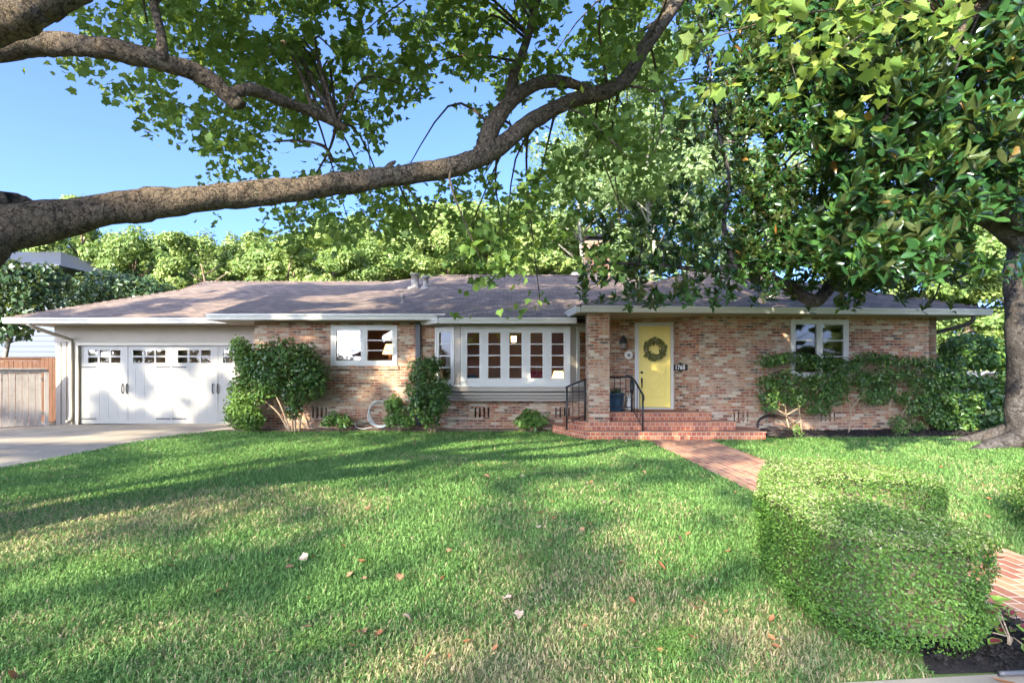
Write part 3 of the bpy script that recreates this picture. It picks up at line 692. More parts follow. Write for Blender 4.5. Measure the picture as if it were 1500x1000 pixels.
# floor of the bay seat
m = MB(); m.prism([(-1.6, 14.6), (-1.2, 14.03), (1.37, 14.03), (1.8, 14.6)], bz0 - .05, bz0 + .03); m.build('window_seat', M['white'], HOUSE)
m = MB(); m.prism([(-1.85, 14.6), (-1.22, 14.03), (1.40, 14.03), (2.0, 14.6)], 2.5, 2.61); m.build('bay_ceiling', M['soffit'], HOUSE)
def lamp(loc, label):
    e = empty('table_lamp', loc, label, 'lamp'); m = MB(); m.lathe(loc, [(.08, 0), (.09, .03), (.03, .08), (.06, .2), (.02, .3), (.015, .36)], 14); m.build('base', M['intfl'], e)
    m = MB(); m.lathe(loc, [(.2, .33), (.11, .6), (.10, .6), (.19, .34)], 20); m.build('lamp_shade', M['shade'], e)
lamp((1.17, 14.35, bz0 + .03 - .3), 'table lamp with glowing orange cone shade in the bay window')
lamp((-3.35, 15.6, 1.62), 'small lamp glowing warm inside the two-sash kitchen window')
e = empty('chandelier', (.05, 16.2, 2.69), 'hanging chandelier of warm lit glass shades seen through the bay window', 'chandelier')
m = MB(); m.tube([(.05, 16.2, 2.69), (.05, 16.2, 2.3)], .012, 6); m.tube([(-.25, 16.2, 2.3), (.35, 16.2, 2.3)], .012, 6); m.tube([(.05, 15.9, 2.3), (.05, 16.5, 2.3)], .012, 6); m.build('chandelier_frame', M['black'], e)
for x, y in ((-.25, 16.2), (.35, 16.2), (.05, 15.9), (.05, 16.5)):
    m = MB(); m.lathe((x, y, 2.3), [(.03, 0), (.07, .02), (.075, .16), (.07, .16), (.06, .03)], 12); m.build('lamp_shade', M['bulb'], e)
m = MB(); m.lathe((-1.03, 14.25, bz0 + .031), [(.10, 0), (.15, .03), (.17, .2), (.155, .2), (.14, .05)], 18); o = m.build('planter_bowl', M['blue'], loc=(-1.03, 14.25, bz0)); tag(o, 'blue grey planter bowl on the bay window seat', 'planter')
def armchair(loc):
    e = empty('armchair', loc, 'red upholstered armchair inside the bay window', 'armchair'); x, y, z = loc
    m = MB(); m.box(x - .35, x + .35, y - .35, y + .3, z + .2, z + .48); m.build('seat', M['red'], e)
    m = MB(); m.extr([(x - .36, z + .2), (x + .36, z + .2), (x + .36, z + .85), (x + .2, z + 1.0), (x - .2, z + 1.0), (x - .36, z + .85)], y + .301, y + .45); m.build('backrest', M['red'], e)
    for s in (-1, 1):
        m = MB(); m.box(x + s * .42 - .068, x + s * .42 + .068, y - .35, y + .3, z + .12, z + .65); m.build('armrest', M['red'], e)
    for a in (-.3, .3):
        for b in (-.3, .25):
            m = MB(); m.box(x + a - .03, x + a + .03, y + b - .03, y + b + .03, z, z + .199); m.build('leg', M['intfl'], e)
armchair((.75, 15.3, .5))
# ------------------------------------------------------------------ porch steps, railings, things on the porch
ST = empty('porch_steps', (3, 13, 0), 'wide red brick porch steps rising to the yellow door', 'steps')
def step(poly, z0, z1):
    m = MB(); m.prism(poly, z0, z1); m.build('step', M['step'], ST)
wy = lambda x: 13.35 + (x - 4.39) * .0787
step([(1.62, 12.40), (5.54, 12.42), (5.54, wy(5.54) + .02), (4.39, 13.36), (4.39, 14.0), (1.02, 14.39), (1.0, 13.75)], -.03, .18)
step([(1.63, 12.72), (5.02, 12.76), (5.02, wy(5.02) + .02), (4.39, 13.36), (4.39, 14.0), (1.30, 14.39), (1.30, 13.3)], .181, .36)
step([(2.19, 13.10), (4.60, 13.12), (4.60, wy(4.6) + .02), (4.39, 13.36), (4.03, 14.05), (1.97, 14.4), (1.97, 13.23), (2.19, 13.23)], .361, .55)
m = MB(); m.prism([(1.62, 12.385), (5.56, 12.405), (5.56, 12.45), (1.62, 12.43)], .165, .184)
m.build('nosing', M['step'], ST)
def rail(name, label, top, posts, bal_n, z_of_floor, low=.12):
    e = empty(name, (posts[0][0], posts[0][1], posts[0][2]), label, 'railing')
    m = MB(); m.tube(top, .022, 8); m.build('handrail', M['black'], e)
    for x, y, za, zb in posts:
        m = MB(); m.tube([(x, y, za), (x, y, zb)], .022, 8); m.build('post', M['black'], e)
    return e
e = rail('metal_railing', 'black iron stair railing beside the yellow door', [(2.19, 13.16, 1.36), (2.77, 13.16, 1.36), (2.80, 12.95, 1.27), (2.86, 12.42, .98), (2.865, 12.38, .93), (2.865, 12.40, .86)], [(2.77, 13.16, .54, 1.36), (2.86, 12.44, .17, .98), (2.24, 13.18, .54, 1.36)], 0, 0)
for i in range(1, 4):
    t = i / 4; m = MB(); m.tube([(2.77 + .09 * t, 13.16 - .72 * t, .62 - .38 * t), (2.77 + .09 * t, 13.16 - .72 * t, 1.36 - .38 * t)], .009, 6); m.build('baluster', M['black'], e)
    m = MB(); m.tube([(2.24 + .53 * t, 13.17, .64), (2.24 + .53 * t, 13.17, 1.36)], .009, 6); m.build('baluster', M['black'], e)
m = MB(); m.tube([(2.77, 13.16, .64), (2.86, 12.44, .27)], .012, 6); m.build('bottom_rail', M['black'], e)
m = MB(); m.tube([(2.24, 13.17, .66), (2.77, 13.17, .66)], .012, 6); m.build('bottom_rail', M['black'], e)
m = MB(); m.tube([(2.765, 13.13, 1.3), (2.765, 13.1, 1.1), (2.765, 13.13, 1.0)], .045, 8); m.build('scroll', M['black'], e)
e = rail('metal_railing', 'short black iron handrail climbing to the brick column beside the bay window', [(1.22, 12.88, 1.13), (1.72, 13.12, 1.32)], [(1.24, 12.89, .17, 1.14), (1.68, 13.11, .35, 1.3)], 0, 0)
for t in (.33, .66):
    m = MB(); m.tube([(1.24 + .44 * t, 12.89 + .22 * t, .3 + .1 * t), (1.24 + .44 * t, 12.89 + .22 * t, 1.13 + .19 * t)], .009, 6); m.build('baluster', M['black'], e)
m = MB(); m.tube([(1.24, 12.89, .32), (1.68, 13.11, .48)], .012, 6); m.build('bottom_rail', M['black'], e)

pp = Vector((2.50, 13.62, z_land))
e = empty('flower_pot', pp, 'blue glazed pot with spiky plant on the porch landing', 'flower pot')
m = MB(); m.lathe(pp, [(.12, 0), (.15, .05), (.185, .25), (.175, .37), (.2, .38), (.2, .42), (.17, .42), (.16, .36)], 22); m.build('pot', M['blue'], e)
m = MB(); m.lathe(pp, [(.2, 0.0), (.21, .02), (.2, .03), (.13, .031)], 20); m.build('saucer', M['blue'], e)
n = 90; a = RNG.uniform(0, 6.28, n); el = RNG.uniform(.5, 1.4, n); hd_ = np.stack([np.cos(a) * np.cos(el), np.sin(a) * np.cos(el), np.sin(el)], 1)
leaves('foliage', T_needle(), np.array(pp) + np.array([0, 0, .36]) + RNG.normal(0, .05, (n, 3)) * [1, 1, .2], np.cross(hd_, RNG.normal(size=(n, 3))), RNG.uniform(.12, .26, n), M['dkleaf'], e, head=hd_)
def figurine(loc):
    e = empty('figurine', loc, 'small white seated animal figurine beside the blue pot', 'figurine'); x, y, z = loc
    m = MB(); m.lathe(loc, [(.07, 0), (.085, .04), (.08, .12), (.05, .2), (.045, .23)], 14); m.build('body', M['ceram'], e)
    m = MB(); m.lathe((x, y - .02, z + .27), [(.005, -.06), (.045, -.04), (.06, 0), (.045, .04), (.005, .06)], 12); m.build('head', M['ceram'], e)
    for s in (-1, 1):
        m = MB(); m.tube([(x + s * .025, y, z + .31), (x + s * .035, y + .01, z + .36), (x + s * .04, y + .015, z + .42)], [.016, .018, .005], 8); m.build('ear', M['ceram'], e)
figurine((2.84, 13.85, z_land))
# lantern, round plate, house number, wreath
fw_ = lambda u, w, z: Vector((D0.x, D0.y, 0)) + Vector((uu.x, uu.y, 0)) * u + wv * w + Vector((0, 0, z))
ul = (2.79 - 1.95) / (4.02 - 1.95) * dL
zl = 2.2
e = empty('wall_lantern', fw_(ul, 0, zl - .2), 'black wall lantern on the brick beside the yellow door', 'lantern')
m = MB().fr((D0.x, D0.y, 0), (uu.x, uu.y, 0), wv); m.box(ul - .05, ul + .05, .002, .03, zl - .12, zl + .12); m.tube([m.pt(ul, .03, zl + .05), m.pt(ul, .09, zl + .17), m.pt(ul, .13, zl + .12)], .014, 8); m.build('bracket', M['black'], e)
m = MB(); c = fw_(ul, .13, zl); m.lathe(c, [(.10, -.02), (.105, 0), (.08, .1), (.03, .16), (.01, .19)], 12); m.build('hood', M['black'], e)
m = MB(); m.lathe(c, [(.045, -.15), (.065, -.14), (.075, -.021), (.07, -.021)], 8); m.build('lantern_glass', M['metal'], e)
m = MB(); m.lathe(c, [(.06, -.175), (.08, -.165), (.08, -.151), (.05, -.151)], 8); m.build('base', M['black'], e)
zp_ = CZ + 20 / FPX * 14.25; up_ = (921 - 750) / FPX * 14.25; upl = (up_ - 1.95) / (4.02 - 1.95) * dL
def disc(u, z, prof, name, mat, parent=None, loc=None):
    m = MB(); vs = []; fs = []; n = 24
    for r, w in prof:
        for k in range(n): t = 6.28318 * k / n; vs.append(fw_(u + math.cos(t) * r, w, z + math.sin(t) * r))
    for i in range(len(prof) - 1):
        for k in range(n): k2 = (k + 1) % n; fs.append((i * n + k, i * n + k2, (i + 1) * n + k2, (i + 1) * n + k))
    fs.append(tuple(range((len(prof) - 1) * n, len(prof) * n))); m.raw(vs, fs, True); return m.build(name, mat, parent, loc)
e = empty('wall_plate', fw_(upl, 0, zp_), 'round cream ceramic plate hung below the wall lantern', 'plate')
disc(upl, zp_, [(.10, .002), (.105, .02), (.09, .03), (.06, .022), (.02, .022)], 'plate_rim', M['ceram'], e)
disc(upl, zp_, [(.042, .023), (.04, .03), (.02, .032)], 'plate_emblem', M['greysh'], e)
# house number on the angled wall
ue = (E1 - E0).normalized(); we_ = Vector((ue.y, -ue.x, 0)); en = (E1 - E0).length
nz0 = CZ + 2.0 / FPX * 13.9
ne = (3.98 + .14 - E0.x) / (E1.x - E0.x) * en
e = empty('house_number_sign', Vector((E0.x, E0.y, nz0 - .1)) + Vector((ue.x, ue.y, 0)) * ne, 'black house number plaque on the angled brick beside the yellow door', 'number sign')
m = MB().fr((E0.x, E0.y, 0), (ue.x, ue.y, 0), we_)
hw_, hh_ = .22, .075
m.extr([(ne - hw_, nz0 - hh_), (ne - .08, nz0 - hh_), (ne, nz0 - hh_ - .05), (ne + .08, nz0 - hh_), (ne + hw_, nz0 - hh_), (ne + hw_, nz0 + hh_), (ne + .08, nz0 + hh_), (ne, nz0 + hh_ + .05), (ne - .08, nz0 + hh_), (ne - hw_, nz0 + hh_)], .03, .002)
m.build('plaque', M['plaque'], e)
fc = bpy.data.curves.new('digits', 'FONT'); fc.body = '1768'; fc.size = .15; fc.align_x = 'CENTER'; fc.align_y = 'CENTER'; fc.extrude = .003; fc.offset = .003; fc.space_character = 1.15
tmp = bpy.data.objects.new('digits_curve', fc); me_ = bpy.data.meshes.new_from_object(tmp); bpy.data.objects.remove(tmp); me_.name = 'digits'; me_.materials.clear(); me_.materials.append(M['digit'])
fo = bpy.data.objects.new('digits', me_); COL.objects.link(fo); fo.parent = e; WL[fo.name] = WL[e.name]
mt = Matrix((( ue.x, 0, we_.x), (ue.y, 0, we_.y), (0, 1, 0))).to_4x4()
fo.matrix_local = Matrix.Translation(Vector((0, 0, .1)) + we_ * .034) @ mt
# wreath hangs on the door
wc = cx; wz = CZ + 29 / FPX * 14.1
e = empty('door_wreath', fw_(wc, 0, wz), 'round wreath of olive sprigs hung on the yellow door', 'wreath')
m = MB(); m.tube([fw_(wc + math.cos(t) * .21, -.005, wz + math.sin(t) * .21) for t in np.linspace(0, 6.2832, 30)], .035, 8, cap=False); m.build('wreath_ring', M['twig'], e)
n = 520; t = RNG.uniform(0, 6.283, n); rr = .21 + RNG.normal(0, .03, n); ps = np.array([fw_(wc + math.cos(a) * r, .0 + random.uniform(-.02, .035), wz + math.sin(a) * r) for a, r in zip(t, rr)])
hd_ = np.array([np.array((uu.x, uu.y, 0)) * (math.cos(a) * s - math.sin(a)) + np.array((0, 0, 1)) * (math.sin(a) * s + math.cos(a)) for a, s in zip(t, RNG.normal(.2, .9, n))])
leaves('foliage', T_oval(), ps, np.array(wv) + RNG.normal(0, .5, (n, 3)), RNG.uniform(.05, .10, n), M['wreath'], e, head=hd_)

# ------------------------------------------------------------------ fences and the neighbours
def fence(name, label, p0, p1, z1, bw, mat, cap=True, rail_in=True):
    p0, p1 = Vector((*p0, 0)), Vector((*p1, 0)); d = p1 - p0; L = d.length; u = d.normalized(); w = Vector((u.y, -u.x, 0))
    e = empty(name, p0, label, 'fence'); n = int(L / bw); m = MB().fr(p0, u, w)
    for i in range(n):
        h = z1 - .13 + random.uniform(-.006, .006); o_ = random.uniform(-.004, .004); m.box(i * bw + .005, (i + 1) * bw - .006, -.012 + o_, .012 + o_, .02 + random.uniform(0, .02), h)
    m.box(0, L, -.06, -.0125 - .005, .3, .39); m.box(0, L, -.06, -.0175, z1 - .35, z1 - .26); b = m.build('fence_boards', mat, e)
    b['label'] = label
    if cap:
        m = MB().fr(p0, u, w); m.box(-.02, L + .02, -.08, .08, z1 - .035, z1); m.box(-.01, L, -.045, .03, z1 - .125, z1 - .036); m.build('cap_rail', mat, e)
    for t in np.arange(0, L + .01, 2.3):
        m = MB().fr(p0, u, w); m.box(t - .05, t + .05, -.16, -.061, 0, z1 - .04); m.build('post', mat, e)
    m = MB().fr(p0, u, w); m.box(L, L + .09, -.05, .04, 0, z1 - .04); m.build('post', mat, e)
    return e
fence('board_fence', 'weathered grey board fence with cap rail along the driveway', (-15.2, 12.9), (-12.66, 15.4), 1.57, .135, M['greywood'])
fence('board_fence', 'reddish cedar fence behind the grey fence', (-18, 17.2), (-13.0, 17.2), 1.9, .14, M['cedar'], True)
e = empty('garden_gate', (-13.0, 16.3, 0), 'round-topped reddish cedar gate between grey fence and garage', 'gate')
m = MB().fr((-13.75, 16.3, 0), (1, 0, 0), (0, -1, 0)); nb = 8
for i in range(nb):
    a, b = i * .12, (i + 1) * .12 - .006; f = lambda x: 1.38 + .5 * math.sqrt(max(0, 1 - ((x - .48) / .49) ** 2)); m.extr([(a, .04), (b, .04), (b, f(b)), (a, f(a))], .012, -.012)
m.box(.0, .955, -.05, -.0125, .4, .5); m.box(.0, .955, -.05, -.0125, 1.2, 1.3); m.build('gate_boards', M['cedar'], e)
m = MB(); m.box(-13.90, -13.79, 16.25, 16.36, 0, 1.5); m.build('post', M['cedar'], e)

e = empty('neighbour_house', (-22, 26, 0), 'blue grey clapboard house behind the dark tree', 'house')
m = MB(); m.box(-32, -19.2, 24, 34, 0, 6.0)
for i in range(26): m.extr([(-32, .3 + i * .22), (-19.19, .3 + i * .22), (-19.19, .32 + i * .22), (-32, .32 + i * .22)], 23.97, 23.999)
m.build('wall', M['bluesid'], e)
m = MB(); m.raw([(-33, 23.2, 5.75), (-18.4, 23.2, 5.75), (-18.4, 35, 5.75), (-33, 35, 5.75), (-26, 29, 7.5), (-23, 29, 7.5)], [(0, 1, 5, 4), (1, 2, 5), (2, 3, 4, 5), (3, 0, 4), (0, 3, 2, 1)]); rf = m.build('roof', M['slate'], e)
m = MB(); m.box(-33, -18.4, 23.12, 23.19, 5.62, 5.78); m.build('gutter', M['slate'], e)
m = MB(); m.box(-21.6, -20.4, 23.94, 23.98, 3.2, 4.7); wdw = m.build('window', M['white'], e)
m = MB(); m.face([(-21.5, 23.93, 3.3), (-20.5, 23.93, 3.3), (-20.5, 23.93, 4.6), (-21.5, 23.93, 4.6)]); m.build('pane', M['glass'], wdw)
# parked car glimpsed behind the shrubs
def car(loc):
    x, y, z = loc; e = empty('parked_car', loc, 'silver car parked behind the shrubs beside the big trunk', 'car')
    m = MB().fr(loc, (1, 0, 0), (0, 1, 0))
    m.extr([(-2.2, .3), (2.2, .3), (2.25, .7), (2.0, .88), (1.15, .95), (.55, 1.42), (-1.0, 1.45), (-1.9, .98), (-2.25, .9)], -.85, .85); m.build('body', M['car'], e)
    m = MB().fr(loc, (1, 0, 0), (0, 1, 0)); m.extr([(.98, .98), (.5, 1.36), (-.95, 1.38), (-1.6, 1.0)], -.862, -.851); m.build('side_window', M['dark'], e)
    for a in (-1.4, 1.4):
        for b in (-.8, .8):
            m = MB().fr(loc, (1, 0, 0), (0, 1, 0)); m.tube([m.pt(a, b - .11, .33), m.pt(a, b + .11, .33)], .33, 18); wh = m.build('wheel', M['black'], e)
            m = MB().fr(loc, (1, 0, 0), (0, 1, 0)); s = -1 if b < 0 else 1; m.tube([m.pt(a, b + s * .105, .33), m.pt(a, b + s * .118, .33)], .2, 14); m.build('rim', M['metal'], wh)
car((21.5, 25.5, 0))
# ------------------------------------------------------------------ shrubs and small plants
def blob_pts(blobs, dens, rng=RNG):
    """leaf places and normals on and inside lumpy ellipsoids (centre, radii); dens = leaves per square metre of shell"""
    pos = []; nrm = []
    for c, r in blobs:
        c = np.array(c, float); r = np.array(r, float); A = 4 * np.pi * ((r[0] * r[1]) ** 1.6 / 3 + (r[0] * r[2]) ** 1.6 / 3 + (r[1] * r[2]) ** 1.6 / 3) ** (1 / 1.6)
        n = max(12, int(A * dens)); d = unit(rng.normal(size=(n, 3))); q = rng.uniform(0, 1, n) ** .35
        lump = 1 + .22 * (vnoise(d[:, 0] * 3 + c[0] * 7, d[:, 2] * 3 + d[:, 1] * 2 + c[2] * 5) - .5) * 2
        pos.append(c + d * r * (q * lump)[:, None]); nrm.append(d * .8 + rng.normal(0, .55, (n, 3)) + np.array([0, -.1, .45]))
    return np.concatenate(pos), np.concatenate(nrm)
def bush(name, label, cat, base, blobs, dens, size, mat, stems=(), tmpl=None, group=None, stemr=.02, stemmat='twig', cut=None, fname='foliage'):
    e = empty(name, base, label, cat, group)
    pos, nrm = blob_pts([(c, tuple(x * (1.09 if name == 'espalier_bush' else 1) for x in rr)) for c, rr in blobs], dens)
    if cut is not None: k = cut(pos); pos, nrm = pos[k], nrm[k]
    pos[:, 2] = np.maximum(pos[:, 2], .03)
    leaves(fname, tmpl or T_oval(), pos, nrm, RNG.uniform(.7, 1.2, len(pos)) * size, mat, e)
    for i, s in enumerate(stems):
        m = MB(); pts = crom(s, 4); m.tube(pts, list(np.linspace(stemr, stemr * .4, len(pts))), 7, lump=.15, seed=i); m.build('stem', M[stemmat], e)
    return e
def pb(px, py, Y, rx, ry, dy):                     # an ellipsoid seen at (px, py) from the front, at its own depth
    k = Y / FPX; return (tuple(P(px, py, Y)), (rx * k, dy, ry * k))
Yg = 14.0
front = lambda y: (lambda p: p[:, 1] < y)
wingfront = lambda p: p[:, 1] < 13.35 + (p[:, 0] - 4.39) * .0787 - .03
bush('conifer_shrub', 'tall narrow conifer shrub against the garage corner', 'shrub', P(357, 632, 13.9) * 1, [pb(352, 512, 13.9, 15, 20, .25), pb(362, 540, 13.9, 18, 26, .28), pb(356, 575, 13.9, 22, 30, .3), pb(352, 606, 13.85, 24, 24, .32), pb(368, 612, 13.8, 20, 20, .3)], 900, .075, M['thuja'], [[tuple(P(356, 634, 13.9)), tuple(P(357, 580, 13.9)), tuple(P(354, 520, 13.9))]], T_oval(), cut=front(14.35))
cb = (P(425, 632, 13.75))
bush('camellia_bush', 'broad camellia on several pale bare stems between the conifer and the kitchen window', 'bush', cb, [pb(385, 530, 13.75, 24, 30, .35), pb(415, 522, 13.75, 34, 28, .4), pb(445, 535, 13.75, 30, 34, .4), pb(464, 555, 13.75, 17, 28, .35), pb(400, 560, 13.7, 28, 26, .4), pb(438, 572, 13.7, 26, 24, .35), pb(378, 580, 13.7, 16, 14, .25), pb(432, 598, 13.8, 12, 16, .2)], 330, .095, M['cam'],
     [[tuple(cb), tuple(P(414, 600, 13.75)), tuple(P(400, 570, 13.7)), tuple(P(392, 545, 13.7))], [tuple(cb + Vector((.05, .02, 0))), tuple(P(428, 600, 13.75)), tuple(P(425, 560, 13.7)), tuple(P(420, 530, 13.7))], [tuple(cb + Vector((.12, 0, 0))), tuple(P(434, 600, 13.8)), tuple(P(444, 560, 13.75)), tuple(P(452, 535, 13.7))], [tuple(cb + Vector((.2, .05, 0))), tuple(P(442, 605, 13.8)), tuple(P(455, 575, 13.8))], [tuple(cb + Vector((-.04, .03, 0))), tuple(P(408, 605, 13.75)), tuple(P(385, 585, 13.7))]], stemr=.028, cut=front(14.36))
cb = P(632, 633, 13.5)
bush('camellia_bush', 'upright dark camellia growing by the bay window and the dark downspout', 'bush', cb, [pb(622, 542, 13.5, 24, 20, .3), pb(622, 572, 13.5, 29, 24, .35), pb(645, 570, 13.5, 16, 20, .25), pb(612, 595, 13.5, 18, 16, .3), pb(640, 592, 13.5, 18, 14, .3), pb(630, 612, 13.5, 16, 15, .25), pb(634, 534, 13.5, 14, 12, .2)], 470, .085, M['cam'], [[tuple(cb), tuple(P(628, 610, 13.5)), tuple(P(622, 570, 13.5)), tuple(P(620, 540, 13.5))], [tuple(cb + Vector((.1, 0, 0))), tuple(P(637, 605, 13.5)), tuple(P(644, 575, 13.5))]], stemr=.03, stemmat='bark')
def espalier(label, base, blobs, stems): bush('espalier_bush', label, 'bush', base, blobs, 440, .072, M['cam'], stems, group='bushes trained flat along the wing wall', stemr=.018, cut=wingfront)
def ws(px, py, Y): return tuple(P(px, py, Y))
b0 = P(1160, 641, 12.95)
espalier('flat trained bush with brown hose coiled at its foot, under the wing window', b0, [pb(1128, 528, 13.0, 20, 10, .2), pb(1160, 524, 13.05, 34, 9, .2), pb(1200, 529, 13.05, 32, 11, .22), pb(1230, 540, 13.1, 16, 14, .2), pb(1125, 560, 12.95, 16, 10, .2), pb(1150, 556, 13.0, 26, 16, .25), pb(1205, 562, 13.05, 34, 20, .25), pb(1130, 580, 12.95, 20, 10, .2), pb(1165, 583, 12.95, 26, 13, .22), pb(1213, 583, 13.0, 26, 12, .22), pb(1232, 560, 13.1, 14, 16, .2), pb(1200, 600, 13.0, 18, 8, .15), pb(1128, 596, 12.95, 12, 8, .15)],
         [[tuple(b0), ws(1152, 610, 12.95), ws(1150, 580, 12.95), ws(1150, 545, 13)], [ws(1152, 608, 12.95), ws(1128, 590, 12.95), ws(1118, 565, 12.95)], [ws(1153, 607, 12.95), ws(1180, 590, 13), ws(1210, 560, 13), ws(1225, 540, 13)], [ws(1175, 640, 13), ws(1172, 610, 13), ws(1168, 580, 13)]])
b1 = P(1243, 638, 13.1)
espalier('flat trained bush on a single forked pale stem between the two others', b1, [pb(1275, 524, 13.15, 26, 9, .2), pb(1300, 528, 13.15, 20, 9, .2), pb(1252, 536, 13.15, 14, 10, .18), pb(1290, 552, 13.15, 30, 14, .22), pb(1262, 556, 13.1, 14, 12, .2), pb(1282, 578, 13.1, 22, 14, .22), pb(1300, 572, 13.15, 16, 12, .2)],
         [[tuple(b1), ws(1246, 612, 13.1), ws(1246, 600, 13.1), ws(1243, 580, 13.1), ws(1248, 545, 13.1)], [ws(1246, 600, 13.1), ws(1262, 580, 13.1), ws(1280, 555, 13.1), ws(1295, 530, 13.15)]])
b2 = P(1308, 639, 13.2)
espalier('flat trained sparse bush with leaning brown stems at the wing corner', b2, [pb(1335, 530, 13.3, 24, 8, .2), pb(1362, 536, 13.3, 16, 12, .2), pb(1325, 548, 13.25, 18, 10, .2), pb(1350, 560, 13.3, 22, 12, .22), pb(1332, 582, 13.2, 22, 11, .2), pb(1362, 585, 13.2, 14, 14, .2), pb(1318, 618, 13.1, 16, 10, .15), pb(1345, 625, 13.1, 10, 8, .12), pb(1372, 560, 13.3, 12, 20, .2), pb(1368, 610, 13.25, 14, 14, .2), pb(1342, 600, 13.2, 16, 10, .18)],
         [[tuple(b2), ws(1316, 615, 13.2), ws(1328, 596, 13.2), ws(1340, 570, 13.25), ws(1350, 540, 13.3)], [ws(1312, 625, 13.2), ws(1302, 605, 13.2), ws(1308, 580, 13.2), ws(1320, 550, 13.2)]])
cb = P(1398, 638, 13.6)
bush('corner_shrub', 'tall bright green shrub standing past the end of the wing wall', 'shrub', cb, [pb(1392, 545, 13.7, 16, 26, .4), pb(1400, 515, 14.2, 20, 20, .4), pb(1390, 580, 13.5, 18, 22, .4), pb(1405, 612, 13.4, 22, 22, .4), pb(1382, 615, 13.4, 14, 18, .3), pb(1425, 590, 13.8, 18, 16, .4)], 330, .11, M['cam'], [[tuple(cb), ws(1402, 600, 13.6), ws(1403, 560, 13.7), ws(1400, 520, 14)]], stemr=.04)
cb = P(1445, 640, 15.5)
bush('corner_shrub', 'large dark leafy shrub between the wing and the magnolia trunk', 'shrub', cb, [pb(1420, 505, 16, 34, 18, .6), pb(1455, 515, 16, 30, 22, .6), pb(1430, 528, 15.8, 40, 14, .6), pb(1478, 530, 16, 20, 20, .5), pb(1465, 590, 15.5, 22, 12, .5), pb(1455, 620, 14.5, 26, 14, .5), pb(1425, 625, 14.5, 18, 12, .4), pb(1440, 580, 15.2, 26, 16, .5), pb(1470, 562, 15.4, 22, 14, .5), pb(1420, 560, 15.4, 20, 14, .5)], 210, .14, M['cam'], [[tuple(cb), ws(1440, 600, 15.6), ws(1435, 550, 15.8), ws(1430, 515, 16)], [tuple(cb), ws(1425, 605, 15.6), ws(1415, 580, 15.8)]], stemr=.05, stemmat='bark')
def herb(px, py, rx, ry, Y, label, size=.09, d=420, mat='herb', grp=None):
    b = P(px, py, Y); b.z = .02
    bl = [pb(px + ox, py - ry * .4 + oy, Y + oz, rx * .55, ry * .6, .16) for ox, oy, oz in ((-rx * .45, ry * .2, 0), (rx * .4, ry * .25, -.05), (0, -ry * .15, .04))]
    st = [[tuple(b), tuple(b + Vector((i * .08, 0, .12))), tuple(b + Vector((i * .18, -.02, .22)))] for i in (-1, 0, 1)]
    return bush('garden_plant', label, 'plant', b, bl, d, size, M[mat], st, group=grp, stemr=.006)
herb(494, 620, 24, 15, 13.95, 'low green plant in the bed under the kitchen window')
herb(585, 620, 26, 16, 13.85, 'low bright plant beside the white hose coil')
herb(577, 598, 14, 18, 14.15, 'taller leafy plant growing up behind the white hose coil')
herb(778, 619, 24, 18, 13.95, 'low green plant below the bay window beside the porch steps', .11)
herb(1166, 634, 12, 14, 12.9, 'thin sprig of green at the mulch edge beside the brown hose', .05, 260)
herb(1318, 634, 12, 10, 12.95, 'pale low weed in the dark mulch under the sparse bush', .05, 260)
# hoses
e = empty('garden_hose', (-2.9, 14.25, .02), 'white garden hose hung in a big loop on the brick wall', 'hose')
m = MB(); hc = P(557, 606, 14.22)
for k in range(4):
    rr = .27 + .012 * k; ps = [(hc.x + (rr + .02 * math.sin(3 * t + k)) * math.cos(t), 14.26 - .022 * k, hc.z + (rr + .03) * math.sin(t)) for t in np.linspace(0, 6.283, 40)]; m.tube(ps, .0125, 6, cap=False)
m.build('hose_coil', M['hosew'], e)
m = MB(); m.tube(crom([(hc.x - .2, 14.2, .1), (hc.x - .4, 14.15, .06), (hc.x - .6, 14.2, .1), (hc.x - .66, 14.3, .22)], 6), .0125, 6); m.build('hose_tail', M['hosew'], e)
m = MB(); m.tube([(hc.x, 14.395, hc.z + .36), (hc.x, 14.28, hc.z + .38), (hc.x, 14.27, hc.z + .32)], .016, 8); m.build('tap', M['black'], e)
e = empty('garden_hose', P(1132, 640, 12.75), 'dark brown hose coiled on the ground beside the porch steps', 'hose')
hb = Vector((5.92, 12.72, .06))
m = MB()
for k in range(7):
    a_, b_ = .34 - .02 * (k % 3), .22 - .015 * (k % 2); ox = random.uniform(-.05, .05)
    m.tube([(hb.x + ox + a_ * math.cos(t), hb.y + b_ * math.sin(t), .07 + .024 * k + .02 * math.sin(2 * t + k)) for t in np.linspace(0, 6.283, 36)], .0125, 6, cap=False)
for k in range(5):
    rr = .2 + .02 * k; m.tube([(hb.x + .03 + (rr + .07) * math.cos(t) * 1.15, 13.02 - .03 * k + .05 * math.sin(t), .27 + rr * .9 * math.sin(t)) for t in np.linspace(-.1, 3.4, 24)], .0125, 6)
m.build('hose_coil', M['hosed'], e)
m = MB(); m.tube([(hb.x - .05, 13.25, .45), (hb.x - .05, 13.08, .47), (hb.x - .05, 13.06, .38)], .02, 8); m.build('tap', M['metal'], e)

